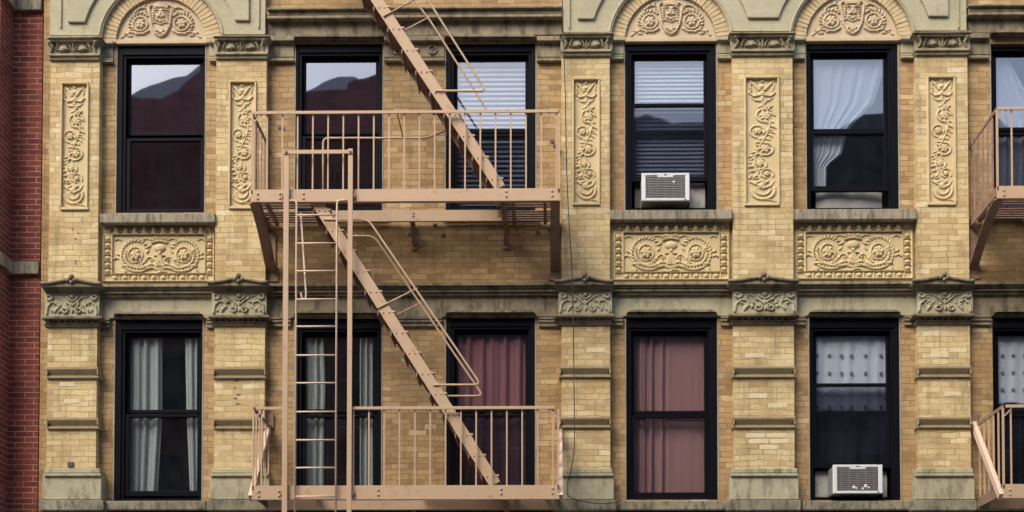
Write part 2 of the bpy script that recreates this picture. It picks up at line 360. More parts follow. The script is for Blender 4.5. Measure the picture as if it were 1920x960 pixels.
def rel_rinceau():
    r = Relief(46, 232, .62); rnd = random.Random(3)
    for sx in (-1, 1):                      # opening calyx at the top
        r.stroke([(23+sx*20, 4), (23+sx*13, 12), (23+sx*4, 24)], 1.2, 3, 5)
        r.stroke([(23+sx*16, 22), (23+sx*17, 14), (23+sx*8, 12)], 1.5, 1, 4)
        r.stroke([(23+sx*2, 34), (23+sx*12, 36), (23+sx*18, 30), (23+sx*15, 25)], 2, 1.2, 5)
        r.stroke([(23+sx*2, 44), (23+sx*9, 44), (23+sx*15, 39)], 2, 1, 4)
    r.disc((23, 8), 4, 4); r.disc((23, 18), 5, 5, 4); r.disc((23, 31), 4.5, 6); r.disc((23, 40), 3, 5, 5)
    pts = [(23+11*math.sin((y-46)/23.5), y) for y in range(46, 200, 3)]
    r.stroke(pts, 1.1, 1.8, 4.5)
    for k, (x, y, s_) in enumerate(((27, 72, 10), (17, 100, 8), (27, 132, 9.5), (19, 160, 7), (29, 178, 6))):
        r.spiral((x, y), s_+4, s_+1, k*1.7, .8*(1 if k % 2 else -1), 1.2, 2, 4.5); r.flower((x, y), s_*.85, 6, 6)
    for k in range(60):
        y = 50+k*2.4+rnd.uniform(-1, 1); x = 23+11*math.sin((y-46)/23.5); sd_ = 1 if k % 2 else -1
        a = (math.pi/2)-sd_*rnd.uniform(.5, 1.5) if rnd.random() < .7 else -math.pi/2+sd_*rnd.uniform(.4, 1.2)
        ln = rnd.uniform(6, 14); qx = x+ln*math.cos(a)
        if 1 < qx < 45: r.leaf((x, y), a, ln, rnd.uniform(1.4, 2.3), rnd.uniform(3, 5.5))
    r.stroke([(6, 192), (12, 196), (20, 200), (30, 192)], 1.5, 2.5, 5)
    r.spiral((23, 208), 17, 16, -.25, .52, 2.6, 2, 5.5); r.spiral((23, 206), 11, 10, 0, .5, 2, 1.5, 5); r.disc((21, 200), 5, 6, 6)
    r.stroke([(24, 204), (34, 200), (40, 190)], 3, 1, 5); r.stroke([(24, 223), (34, 226), (42, 228)], 1.5, 1, 4); r.stroke([(5, 186), (8, 181), (4, 176)], 1.8, 1, 4)
    r.H = np.minimum(r.H, 7); return r
def rel_urn():
    r = Relief(184, 74, .7); r.mir = True
    c = (46, 37)
    r.flower(c, 11, 6, 8); r.spiral(c, 14, 14, 0, 1, 1.1, 1.1, 4.5)
    # acanthus scroll springing from the urn's foot and curling round the rosette
    r.curve([(90, 64), (80, 60), (70, 62), (58, 66), (44, 66), (30, 61), (21, 50), (19, 37), (24, 23), (34, 14), (47, 11), (58, 15), (64, 24)], 2.6, 1.0, 4.2)
    r.curve([(88, 57), (80, 54), (72, 55), (62, 59), (50, 60), (38, 57), (29, 49), (26, 39)], 1.4, 1.8, 5.5)
    r.curve([(82, 46), (76, 41), (70, 42), (66, 47), (62, 52)], 1.2, .8, 4)
    for k in range(9): a = -.3+k*.42; r.leaf((66+8*math.cos(a)*.9, 47+7*math.sin(a)), a+.8, 7, 1.2, 4.2)
    for k in range(12): r.leaf((78-k*4.6, 57+2.2*math.sin(k*.5)), 2.4+.05*k, 8, 1.3, 6)
    for k in range(19):
        a = math.pi*.35+k*math.pi*1.35/18; p = (c[0]+23*math.cos(a), c[1]+22.5*math.sin(a))
        r.leaf(p, a+.85, 9.5, 1.9, 4.5)
    for k in range(14):
        a = math.pi*.15+k*math.pi*.95/13; p = (c[0]+16*math.cos(a), c[1]+16*math.sin(a)); r.leaf(p, a+.6, 8, 1.5, 4.2)
    for k in range(7): r.leaf((86-k*5.5, 61+1.5*math.sin(k*1.4)), -2.0-.12*k, 8.5, 1.6, 4.5)
    for k in range(4): r.leaf((30, 66), math.pi+(-.45+k*.26), 17-k*2.5, 1.8, 4)
    r.curve([(8, 10), (13, 8), (20, 11)], 1.5, .8, 4); r.curve([(5, 44), (10, 42), (16, 45)], 2, .8, 4.5); r.leaf((16, 36), math.pi+.4, 9, 1.8, 4)
    r.curve([(60, 10), (68, 7), (76, 10)], 1.3, 2.0, 4); r.leaf((76, 18), math.pi-.5, 13, 1.8, 4.5); r.leaf((72, 26), math.pi-.9, 10, 1.6, 4); r.curve([(80, 7), (84, 5), (88, 8)], 1.5, 1.5, 4)
    r.mir = False
    for x in range(-14, 15, 4): r.leaf((92+x, 12), -math.pi/2+x*.03, 8, 1.9, 5)
    r.curve([(77, 15), (92, 12.5), (107, 15)], 1.8, 1.8, 7); r.disc((92, 24), 12, 7, 7.5); r.disc((92, 33), 4, 5, 3.5)
    r.stroke([(82, 38), (102, 38)], 1.3, 1.3, 5)
    for x in (-8, -4, 0, 4, 8): r.stroke([(92+x*.35, 40), (92+x, 57)], 1.3, 1.7, 4.5)
    r.curve([(74, 62), (83, 58), (92, 63), (101, 58), (110, 62)], 1.3, 1.3, 5); r.leaf((92, 68), 0, 15, 1.8, 4); r.leaf((92, 68), math.pi, 15, 1.8, 4); r.disc((92, 68), 3, 5)
    r.H = np.minimum(r.H, 9); return r
def rel_tymp():
    W, Hh = 172, 80; r = Relief(W, Hh, .8); r.mir = True
    c = (46, 46)
    r.flower(c, 11, 6, 6.5); r.spiral(c, 13, 15.5, 3.4, .95, 1.5, 2.3, 5)
    for k in range(12):
        a = math.pi*.55+k*math.pi*1.15/11; p = (c[0]+18*math.cos(a), c[1]+18*math.sin(a)); r.leaf(p, a+.9, 9, 2.2, 4.5)
    r.stroke([(62, 60), (52, 66), (40, 66), (30, 62), (22, 64), (14, 70)], 3, 1.3, 5); r.stroke([(30, 70), (22, 66), (14, 64)], 1.5, 1, 4)
    r.leaf((14, 70), 2.6, 8, 2, 4); r.leaf((20, 70), .2, 10, 2, 3.5)
    r.stroke([(34, 24), (44, 16), (54, 14), (62, 18)], 2.2, 1.6, 5); r.spiral((57, 24), 6, 2, -1, .9, 1.4, 1.8, 5); r.leaf((40, 20), -.8, 9, 2, 4); r.leaf((50, 14), -.6, 9, 2, 4)
    # shield
    r.stroke([(63, 14), (66, 34), (69, 52), (76, 66), (85, 72)], 2.2, 2.4, 7); r.stroke([(63, 14), (70, 9), (74, 14)], 2, 1.4, 6)
    r.spiral((79, 62), 5, 1.5, 0, 1., 1.2, 2.2, 7)
    r.mir = False
    q = (np.abs(r.X-86) < 18-np.clip(r.Y-40, 0, 30)*.35) & (r.Y > 16) & (r.Y < 68); r.H = np.where(q, np.maximum(r.H, 2.5), r.H)
    # lion mask
    r.disc((86, 28), 12, 7.5, 12); r.mir = True
    r.disc((80, 25), 3.2, 9.5, 2.0); r.stroke([(76, 21), (80, 19.5), (84, 22)], 1.5, 1.5, 9.5); r.disc((82, 33), 4.5, 10, 3.2)
    for k in range(7): r.stroke([(76-k*.6, 16+k*4.2), (70-k*.2, 14+k*5)], 1.8, 1, 6)
    for k in range(3): r.stroke([(84-k*2.5, 38), (82-k*3.6, 45-k)], 1.6, 1, 7)
    r.mir = False
    r.stroke([(86, 22), (86, 30)], 1.8, 2.8, 10); r.disc((86, 36.5), 4.5, 3.5, 1.3, carve=True); r.disc((86, 42), 3, 8, 4)
    for x in range(-14, 15, 4): r.stroke([(86+x*.7, 13), (86+x, 4+abs(x)*.25)], 2.2, 1.3, 6)
    r.stroke([(66, 46), (76, 44), (86, 48), (96, 44), (106, 46)], 1.6, 1.6, 6)
    r.leaf((86, 52), math.pi/2, 16, 3, 6)
    r.H = np.clip(r.H, 0, 10); return r
def rel_cap_low(v):
    r = Relief(102, 44, .8); rnd = random.Random(v); r.mir = True
    r.spiral((9, 9), 6, 2, 0, 1.3, 2.6, 1.6, 6); r.stroke([(4, 40), (6, 26), (14, 18), (24, 20), (26, 30)], 2.6, 1.6, 5)
    r.spiral((38+v, 33), 7, 2.5, -1, 1.1, 2, 2, 5.5)
    r.stroke([(51, 26), (42, 18), (32, 10), (22, 8)], 2.5, 1.2, 5)
    for k in range(7):
        p = (12+k*5, 14+rnd.uniform(0, 20)); r.leaf(p, rnd.uniform(-2.5, 2.5), rnd.uniform(6, 11), 2.2, rnd.uniform(3.5, 5.5))
    r.leaf((18, 40), -.9, 16, 3, 5)
    r.mir = False
    r.spiral((51, 6), 11, 9, .2, .42, 2, 2, 6); r.disc((51, 8), 5, 7, 4); r.disc((51, 22), 3, 6, 5); r.leaf((51, 26), math.pi/2, 14, 3, 5)
    r.H = np.minimum(r.H, 8); return r
def rel_cap_high(v):
    r = Relief(100, 25, .7)
    for cx in (32, 68):
        for k in range(7):
            a = math.pi+k*math.pi/6; r.leaf((cx, 19), a, 11.5, 2.2, 5)
        r.disc((cx, 19), 4.2, 6)
        r.spiral((cx, 20), 14, 14, math.pi, .5, 1.2, 1.2, 4)
    r.mir = True
    r.disc((7, 6), 6, 8, 4.5); r.stroke([(7, 8), (12, 14), (8, 22)], 3, 1.5, 6); r.stroke([(14, 3), (22, 8), (18, 14)], 2, 1.2, 5)
    r.mir = False
    r.stroke([(50, 22), (50, 4)], 1.2, 2, 4); r.leaf((50, 5), .4, 9, 2, 4); r.leaf((50, 5), math.pi-.4, 9, 2, 4)
    return r
def rel_border():
    W, Hh = 212, 106; r = Relief(W, Hh, .85)
    # eggs along the top, beads along the bottom, small eggs down the sides
    n = 10
    for k in range(n):
        x = 26+k*(W-52)/(n-1); r.disc((x, 11), 5.2, 8.5, 6.5); r.spiral((x, 9), 8.5, 8.0, .1, .42, 1.1, 1.1, 6)
        if k < n-1: r.stroke([(x+8.5, 5), (x+8.5, 16)], 1.1, .6, 6)
    r.leaf((16, 8), 2.6, 9, 3, 6); r.leaf((W-16, 8), .5, 9, 3, 6)
    for k in range(n): 
        x = 24+k*(W-48)/(n-1); r.disc((x, Hh-8), 5, 5.5, 4.2); r.stroke([(x+8.2, Hh-12), (x+8.2, Hh-4)], 1., 1., 4.5)
    for k in range(6):
        y = 26+k*(Hh-46)/5
        for x in (9.5, W-9.5):
            r.disc((x, y), 5, 5.5, 4); r.stroke([(x-5, y+5.6), (x+5, y+5.6)], 1., 1., 5)
    e = 1.4
    for a, b in (((18, 18.5), (W-18, 18.5)), ((18, Hh-15), (W-18, Hh-15)), ((18, 18.5), (18, Hh-15)), ((W-18, 18.5), (W-18, Hh-15)), ((1.5, 21), (1.5, Hh-2)), ((W-1.5, 21), (W-1.5, Hh-2)), ((2, Hh-1.5), (W-2, Hh-1.5))):
        r.stroke([a, b], e, e, 5)
    return r
RIN, URN, TYM, BOR = rel_rinceau(), rel_urn(), rel_tymp(), rel_border()
CAPH = rel_cap_high(0); CAPL = [rel_cap_low(v) for v in (0, 2, -2, 3, 1)]

# ------------------------------------------------------------------ apartment building
bld = empty('apartment_building', (0, 0, 0), 'yellow brick apartment building with carved terracotta panels, pilasters and black sash windows', 'building')
WTOP, WBOT = 11.6, at(960, 957, 0).z
XL, XR = at(76, 600).x, 9.3
# windows: opening at the wall plane (x0, x1, ytop, ybottom)
OPEN = {
 'U1': (217, 386, 84, 399), 'U2': (552, 719, 82, 405), 'U3': (834, 1006, 82, 405), 'U4': (1170, 1345, 82, 394), 'U5': (1510, 1686, 82, 393), 'U6': (1857, 2030, 82, 405),
 'L1': (213, 381, 598, 939), 'L2': (551, 717, 596, 939), 'L3': (834, 1005, 594, 939), 'L4': (1172, 1347, 594, 937), 'L5': (1516, 1689, 593, 938), 'L6': (1862, 2034, 594, 939)}
OW = {k: rect(v[0], v[2], v[1], v[3], 0) for k, v in OPEN.items()}
TH = .32
def wall_with_holes(x0, x1, z0, z1, holes, Yf, Yb, mb=None):
    mb = mb or MB()
    xs = sorted({x0, x1, *[h[0] for h in holes], *[h[1] for h in holes]}); zs = sorted({z0, z1, *[h[2] for h in holes], *[h[3] for h in holes]})
    inside = lambda x, z: any(h[0] < x < h[1] and h[2] < z < h[3] for h in holes)
    V = {}
    def vid(x, y, z):
        k = (round(x, 5), round(y, 5), round(z, 5))
        if k not in V: V[k] = len(mb.v); mb.v.append((x, y, z))
        return V[k]
    for a, b in zip(xs, xs[1:]):
        for c, d in zip(zs, zs[1:]):
            if inside((a+b)/2, (c+d)/2): continue
            for Y in (Yf, Yb): mb.f.append((vid(a, Y, c), vid(b, Y, c), vid(b, Y, d), vid(a, Y, d)))
    for h in [*holes, (x0, x1, z0, z1)]:
        for (a, b), (c, d) in (((h[0], h[2]), (h[1], h[2])), ((h[1], h[2]), (h[1], h[3])), ((h[1], h[3]), (h[0], h[3])), ((h[0], h[3]), (h[0], h[2]))):
            mb.f.append((vid(a, Yf, b), vid(c, Yf, d), vid(c, Yb, d), vid(a, Yb, b)))
    return mb
holes = list(OW.values())
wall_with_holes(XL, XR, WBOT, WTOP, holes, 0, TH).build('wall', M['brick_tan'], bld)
# side and back of the building
MB().box(XL, XL+.3, TH+.002, 9, -0.1, WTOP).box(XR-.3, XR, TH+.002, 9, -0.1, WTOP).box(XL, XR, 9.002, 9.3, -0.1, WTOP).build('rear_wall', M['brick_tan'], bld)
MB().box(XL-.01, XR+.01, -.35, 9.3, WTOP+.003, WTOP+.4).build('roof', M['stone_dark'], bld)

# pilasters
YP = -.10
PIL = [ # x0u,x1u (upper) , x0l,x1l (lower), panel outer x, panel y0,y1
 (93, 184, 88, 182, (112, 165), (153, 392)), (405, 499, 401, 495.5, (428, 480), (150, 390)), (1055, 1144, 1051, 1143.5, (1073, 1125), (145, 383)),
 (1373, 1486, 1377, 1490, (1396, 1462), (142, 384)), (1717.5, 1815, 1723, 1820, (1739, 1793), (141, 383))]
def moulding(mb, x0, x1, rows, Yb=-.002):
    """rows: (y0, y1, Yfront, extra px of overhang each side)"""
    for y0, y1, Yf, ex in rows: mb.pbox(x0-ex, y0, x1+ex, y1, Yf, Yb)
    return mb
for i, (a, b, c, d, pn, py) in enumerate(PIL):
    dy = (0, -3, -8, -9, -10)[i]       # upper mouldings follow the slight slope of the courses in the photo
    X0, X1, _, _ = rect(a, 110, b, 500, YP); X0l, X1l, _, _ = rect(c, 620, d, 880, YP)
    x0, x1 = (X0+X0l)/2, (X1+X1l)/2
    zt = at(960, 108, YP).z; zb = at(960, 530, YP).z
    hole = rect(pn[0], py[0], pn[1], py[1], YP)
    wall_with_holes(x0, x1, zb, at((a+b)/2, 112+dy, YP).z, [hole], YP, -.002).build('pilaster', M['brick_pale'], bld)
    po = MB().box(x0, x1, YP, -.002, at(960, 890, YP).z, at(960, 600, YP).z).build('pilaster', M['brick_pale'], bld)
    # carved vertical panel in its moulded frame
    pf = MB(); f = 5
    for q in ((pn[0], py[0], pn[1], py[0]+3.4), (pn[0], py[1]-4, pn[1], py[1]+1), (pn[0], py[0]+3.5, pn[0]+3.4, py[1]-4.1), (pn[1]-3.4, py[0]+3.5, pn[1], py[1]-4.1)):
        pf.pbox(*q, YP-.022, -.03)
    fo = pf.build('panel_frame', M['terra'], bld, bevel=.006)
    RIN.obj('carved_panel', (pn[0]+2, py[0]+2, pn[1]-2, py[1]-2), YP+.018, M['terra'], fo, gain=.6)
    # upper capital
    m1 = MB(); moulding(m1, a-2, b+3, [(67+dy+ (2 if i else 0), 71+dy, YP-.10, 4), (71.3+dy, 77+dy, YP-.075, 1), (100+dy, 104.5+dy, YP-.055, 0), (105+dy, 112+dy, YP-.03, -1)])
    m1.pbox(a-1, 77.3+dy, b+1, 99.7+dy, YP-.012, -.002)
    co = m1.build('capital', M['stone_warm'], bld, bevel=.012, seg=3)
    CAPH.obj('carving', (a-4, 76+dy, b+4, 101+dy), YP-.02, M['stone_warm'], co, gain=1.3)
    # lower capital: curved pediment, carved block, dentils
    e0, e1 = c-12, d+8; cy = (0, -2, -4, -5, -5)[i]
    pts = []
    Yq = YP-.13
    for k in range(25):
        t = k/24; u = abs(t-.5)*2; px = e0+(e1-e0)*t
        py_ = 531+cy - 10*max(0, 1-u/.75)**1.0*(1-.25*math.sin(math.pi*min(1, u/.75)))
        q = at(px, py_, Yq); pts.append((q.x, q.z))
    q0, q1 = at(e1, 538+cy, Yq), at(e0, 538+cy, Yq)
    pm = MB().prism(pts+[(q0.x, q0.z), (q1.x, q1.z)], Yq, -.002)
    moulding(pm, c-4, d+2, [(538.3+cy, 541.5+cy, YP-.10, 5), (542+cy, 545.7+cy, YP-.075, 2), (546+cy, 549+cy, YP-.05, 0)])
    pc = pm.build('pediment', M['stone_dark'], bld, bevel=.008)
    rl = MB(); tp = [at(e0+(e1-e0)*k/24, 531+cy - 10*max(0, 1-abs(k/24-.5)*2/.75)*(1-.25*math.sin(math.pi*min(1, abs(k/24-.5)*2/.75))), Yq-.01) for k in range(25)]
    rl.tube(tp, .018, 6); rl.build('pediment_rim', M['stone_dark'], pc, smooth=True)
    fm = MB(); cx = (c+d)/2-1
    for fx, fy, fr in ((0, 519, .032), (-7, 525, .026), (7, 525, .026), (0, 529, .024)):
        fm.dome(at(cx+fx, fy+cy, Yq-.01), fr, fr*.9, 10)
    fm.build('finial_flower', M['stone_dark'], pc, smooth=True)
    blk = MB().pbox(c-1, 549.3+cy, d+2, 592+cy, YP-.02, -.002).build('capital_block', M['stone'], bld)
    CAPL[i].obj('carving', (c-4, 549+cy, d+4, 592.5+cy), YP-.028, M['stone'], blk, gain=.7)
    dm = MB(); moulding(dm, c-4, d+2, [(592.8+cy, 597+cy, YP-.105, 7), (604.7+cy, 607+cy, YP-.05, 2), (607.3+cy, 612+cy, YP-.03, 1)])
    dm.pbox(c-3, 597.3+cy, d+1, 604.4+cy, YP-.02, -.002)
    nd = 9
    for k in range(nd):
        t0 = c-1+(d-c)*k/nd; dm.pbox(t0, 598+cy, t0+(d-c)/nd*.55, 604+cy, YP-.055, YP-.021)
    dm.build('dentil_moulding', M['stone_dark'], bld, bevel=.006)
    # two bevelled bands on the lower shaft
    for yb in (688, 783):
        yy = yb-(2 if i > 1 else 0)
        X0b, X1b, Zb, Zt = rect(c-2, yy, d+2, yy+20, YP-.05); bm_ = MB()
        bm_.box(X0b, X1b, YP-.05, -.002, Zt-.028, Zt); 
        # splayed chamfer below the lip
        v = [(X0b, YP-.049, Zt-.029), (X1b, YP-.049, Zt-.029), (X1b-.05, YP-.004, Zb+.03), (X0b+.05, YP-.004, Zb+.03), (X0b, YP+.05, Zt-.029), (X1b, YP+.05, Zt-.029), (X1b-.05, YP+.05, Zb+.03), (X0b+.05, YP+.05, Zb+.03)]
        bm_.add(v, [(0,1,2,3), (0,3,7,4), (1,5,6,2), (3,2,6,7), (0,4,5,1)])
        bm_.box(X0b-.004, X1b+.004, YP-.03, -.002, Zb, Zb+.029)
        bm_.box(X0b, X0b+.016, YP-.05, -.002, Zb+.03, Zt-.03); bm_.box(X1b-.016, X1b, YP-.05, -.002, Zb+.03, Zt-.03)
        bm_.build('shaft_band', M['band'], bld, bevel=.004)
    # base block
    bb = MB(); moulding(bb, c-4, d+4, [(878, 887, YP-.045, 1), (887.3, 893, YP-.085, 3), (893.3, 937, YP-.06, 4)])
    bb.build('base_block', M['stone'], bld, bevel=.010, seg=3)
    MB().pbox(c-14, 937.5, d+12, 957, YP-.12, -.002).build('plinth', M['ledge'], bld, bevel=.010)

# green stone spandrels with arches
ARCH = [(302, 80, 86, 113), (1257.5, 76, 86.5, 112), (1598, 75, 88, 113)]
YS = -.09
def arch_slab(x0, x1, arcs, ybot):
    """slab in the plane with half round notches; x in px at YS"""
    P = lambda x, y: (at(x, y, YS).x, at(x, y, YS).z)
    out = []; ztop = WTOP-.01
    mb = MB(); cur = x0
    segs = []
    for (cx, cy, ri, ro) in arcs:
        segs.append(('flat', cur, cx-ro)); segs.append(('arc', cx-ro, cx+ro, cx, cy, ro)); cur = cx+ro
    segs.append(('flat', cur, x1))
    poly = []
    for sg in segs:
        if sg[0] == 'flat': poly += [P(sg[1], ybot(sg[1])), P(sg[2], ybot(sg[2]))]
        else:
            _, a, b, cx, cy, ro = sg
            for k in range(0, 41):
                t = math.pi-math.pi*k/40; poly.append(P(cx+ro*math.cos(t), cy-ro*math.sin(t)))
    # strips up to the top
    for (xa, za), (xb, zb) in zip(poly, poly[1:]):
        if abs(xb-xa) < 1e-6: mb.add([(xa, YS, za), (xb, YS, zb), (xb, -.002, zb), (xa, -.002, za)], [(0, 1, 2, 3)]); continue
        mb.add([(xa, YS, za), (xb, YS, zb), (xb, YS, ztop), (xa, YS, ztop), (xa, -.002, za), (xb, -.002, zb)], [(0, 1, 2, 3), (0, 4, 5, 1)])
    for xe, ze in (poly[0], poly[-1]): mb.add([(xe, YS, ze), (xe, YS, ztop), (xe, -.002, ztop), (xe, -.002, ze)], [(0, 1, 2, 3)])
    mb.add([(poly[0][0], YS, ztop), (poly[-1][0], YS, ztop), (poly[-1][0], -.002, ztop), (poly[0][0], -.002, ztop)], [(0, 1, 2, 3)])
    return mb
sp1 = arch_slab(93, 497, [ARCH[0]], lambda x: 66 if x < 300 else 64).build('arch_spandrel', M['stone_pale'], bld)
sp2 = arch_slab(1056, 1812, ARCH[1:], lambda x: 60 if x < 1200 else (58 if x < 1600 else 57)).build('arch_spandrel', M['stone_pale'], bld)
def raised(xl, xr, yb, cl=None, cr=None, parent=None):
    """raised panel between arches; cl/cr = (cx,cy,r) arc that cuts its left / right edge"""
    L, Rr = [], []
    for k in range(22):
        y = yb-k*7.5
        a = xl if cl is None or (y < cl[1]-cl[2]) else max(xl, cl[0]+math.sqrt(max(0, cl[2]**2-(cl[1]-y)**2)))
        b = xr if cr is None or (y < cr[1]-cr[2]) else min(xr, cr[0]-math.sqrt(max(0, cr[2]**2-(cr[1]-y)**2)))
        L.append((a, y)); Rr.append((b, y))
    def W(p, Y): q = at(p[0], p[1], Y); return (q.x, q.z)
    mb = MB().prism([W(p, YS-.03) for p in L]+[W(p, YS-.03) for p in reversed(Rr)], YS-.03, YS-.001)
    mb.build('raised_panel', M['stone_pale'], parent, bevel=.010)
raised(126, 400, 41, None, (302, 80, 148), sp1); raised(200, 467, 38, (302, 80, 144), None, sp1)
raised(1083, 1300, 35, None, (1257.5, 76, 149), sp2); raised(1300, 1560, 33, (1257.5, 76, 151), (1598, 75, 144), sp2); raised(1600, 1779, 30, (1598, 75, 150), None, sp2)
def groove_ring(c, r, parent):
    cx, cy = c; mb = MB()
    mb.tube([at(cx+r*math.cos(t), cy-r*math.sin(t), YS-.002) for t in [math.pi*(.03+.94*k/40) for k in range(41)]], .012, 6)
    mb.build('arch_moulding', M['stone_pale'], parent, smooth=True)
for i, (cx, cy, ri, ro) in enumerate(ARCH): groove_ring((cx, cy), ro+4, sp1 if i == 0 else sp2)
# edge fillets of the spandrels
for x, par in ((113, sp1), (484, sp1), (1066, sp2), (1795, sp2)):
    MB().pbox(x, -200, x+3, 52, YS-.018, YS-.001).build('edge_fillet', M['stone_pale'], par, bevel=.004)

# voussoir arches and tympana
for i, (cx, cy, ri, ro) in enumerate(ARCH):
    rnd = random.Random(i); vm = MB(); n = 38
    lip = ri-1
    for k in range(n):
        t0 = math.pi*k/n+.0035; t1 = math.pi*(k+1)/n-.0035; Yv = -.045-rnd.uniform(0, .006)
        pts = []
        for r_, t in ((lip, t0), (ro-.5, t0), (ro-.5, (t0+t1)/2), (ro-.5, t1), (lip, t1)):
            q = at(cx+r_*math.cos(t), cy-r_*math.sin(t), -.045); pts.append((q.x, q.z))
        vm.prism(pts, Yv, .0)
    pts = [at(cx+lip*math.cos(math.pi*k/40), cy-lip*math.sin(math.pi*k/40), -.03) for k in range(41)]+[at(cx+(ro-1)*math.cos(math.pi*k/40), cy-(ro-1)*math.sin(math.pi*k/40), -.03) for k in range(40, -1, -1)]
    vm.prism([(p.x, p.z) for p in pts], -.036, -.003)
    for s_ in (-1, 1):   # a straight course below the springing
        for k in range(2):
            xa, xb = sorted((cx+s_*lip, cx+s_*(ro-.8))); vm.pbox(xa, cy-3+k*0+k*0, xb, cy+.3, -.046, 0) if k == 0 else None
    vo = vm.build('brick_arch', M['voussoir'], bld, bevel=.003, seg=1)
    # tympanum: backing drum, carving, pink lintel slab
    bk = MB(); pts = []
    for k in range(41):
        t = math.pi*k/40; q = at(cx+(ri+1)*math.cos(t), cy-(ri+1)*math.sin(t), -.012); pts.append((q.x, q.z))
    bk.prism(pts, -.012, -.001); ty = bk.build('tympanum', M['terra_pink'], bld)
    r0 = ri-3
    TYM.obj('carving', (cx-r0, cy-r0*.945, cx+r0, cy-3), -.013, M['terra_pink'], ty, gain=.7,
            keep=lambda x, y: (x-86)**2+(80-y)**2 < 84**2)
    MB().pbox(cx-ri+1, cy-7, cx+ri-1, cy+1.5, -.040, .10).build('lintel_slab', M['terra_pink'], ty, bevel=.006)

# plain stone blocks and mouldings between capitals and openings (upper row)
def link_blocks(xa, xb, dy, mat):
    mb = MB(); moulding(mb, xa, xb, [(76+dy, 82.5+dy, -.075, 0), (86+dy, 108+dy, -.02, 0), (83+dy, 85.7+dy, -.045, 0), (109+dy, 113+dy, -.03, 0), (113.3+dy, 117+dy, -.05, 0)])
    return mb.build('impost_block', mat, bld, bevel=.006)
for xa, xb, dy, mt in ((186, 211.5, -1, 'stone'), (391.5, 406, -3, 'stone'), (1146, 1169.5, -7, 'stone'), (1346, 1372, -8, 'stone'), (1487, 1509.5, -8, 'stone'), (1690, 1717, -9, 'stone')):
    link_blocks(xa, xb, dy, M[mt])
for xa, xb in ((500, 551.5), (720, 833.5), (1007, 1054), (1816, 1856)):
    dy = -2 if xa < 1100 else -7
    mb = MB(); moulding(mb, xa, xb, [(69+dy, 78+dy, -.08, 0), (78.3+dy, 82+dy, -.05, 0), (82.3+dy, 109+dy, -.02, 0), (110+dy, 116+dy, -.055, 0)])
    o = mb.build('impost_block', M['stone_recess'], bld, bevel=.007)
    if xa == 720:
        for rx in (742, 777, 811):
            pts = [at(rx+8*math.cos(t), 93+8*math.sin(t), -.025) for t in [k*math.pi/10 for k in range(21)]]
            MB().tube(pts, .011, 6).build('carved_ring', M['stone_recess'], o, smooth=True)
# entablature above the recessed bays
def entab(xa, xb, dy):
    mb = MB(); moulding(mb, xa, xb, [(12+dy, 16+dy, -.13, 0), (16.3+dy, 27+dy, -.09, 0), (27.3+dy, 33+dy, -.12, 0), (33.3+dy, 67+dy, -.035, 0)])
    mb.build('frieze', M['stone_recess'], bld, bevel=.008)
entab(500, 1054, 0); entab(1816, 2130, -6)
MB().pbox(500, -120, 1054, -60, -.05, -.002).build('upper_band', M['stone_recess'], bld)
def hood(x0, x1, y0, y1, dark, wide=True):
    """moulded window hood with clipped corners"""
    mb = MB(); Yh = -.06
    for ex, ya, yb, Y in ((0, y0, y0+4.5, Yh-.03), (2, y0+5, y0+9, Yh+.01), (4, y0+9.5, y0+13, Yh+.045), (4, y0+13.2, y1, Yh+.09)):
        ch = 7 if ya == y0 else 4
        pts = [(x0-ex+ch, ya), (x1+ex-ch, ya), (x1+ex, ya+ch*.8), (x1+ex, yb), (x0-ex, yb), (x0-ex, ya+ch*.8)]
        mb.prism([(at(p[0], p[1], Y).x, at(p[0], p[1], Y).z) for p in pts], Y, -.001)
    return mb.build('window_hood', dark, bld, bevel=.004)
for k, (a, b) in {'U2': (552, 719), 'U3': (835, 1005), 'U6': (1860, 2035)}.items():
    hood(a, b, 64 if k != 'U6' else 56, 82 if k != 'U6' else 74, M['stone_dark'])
for k, (a, b), y in (('L1', (213, 379), 584), ('L2', (551, 715), 582), ('L3', (836, 1003), 581), ('L4', (1176, 1344), 580), ('L5', (1518, 1688), 580), ('L6', (1866, 2035), 580)):
    hood(a, b, y, y+17, M['stone_dark'])
# frieze, cornice and small string course between the lower capitals
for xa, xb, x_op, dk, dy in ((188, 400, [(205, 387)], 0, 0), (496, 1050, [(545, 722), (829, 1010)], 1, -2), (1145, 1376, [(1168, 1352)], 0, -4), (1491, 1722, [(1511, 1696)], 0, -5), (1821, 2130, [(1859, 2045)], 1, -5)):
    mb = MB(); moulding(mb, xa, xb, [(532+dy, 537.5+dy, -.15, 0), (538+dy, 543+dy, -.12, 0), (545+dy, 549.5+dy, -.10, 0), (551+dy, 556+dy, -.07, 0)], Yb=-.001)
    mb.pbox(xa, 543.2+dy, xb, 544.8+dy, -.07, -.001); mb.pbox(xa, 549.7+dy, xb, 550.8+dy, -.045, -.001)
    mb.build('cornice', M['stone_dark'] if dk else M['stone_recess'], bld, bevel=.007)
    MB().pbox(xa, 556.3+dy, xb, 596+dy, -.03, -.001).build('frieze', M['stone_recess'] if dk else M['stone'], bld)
    cur = xa; parts_ = []
    for o0, o1 in x_op: parts_.append((cur, o0)); cur = o1
    parts_.append((cur, xb)); sc = MB()
    for p0, p1 in parts_:
        sc = MB(); moulding(sc, p0, p1, [(596.3+dy, 600+dy, -.06, 0), (601.5+dy, 606+dy, -.05, 0), (607.5+dy, 614+dy, -.035, 0)]); sc.pbox(p0, 600.2+dy, p1, 601.3+dy, -.03, -.001); sc.pbox(p0, 606.2+dy, p1, 607.3+dy, -.02, -.001)
        sc.build('string_course', M['stone_dark'], bld, bevel=.005)
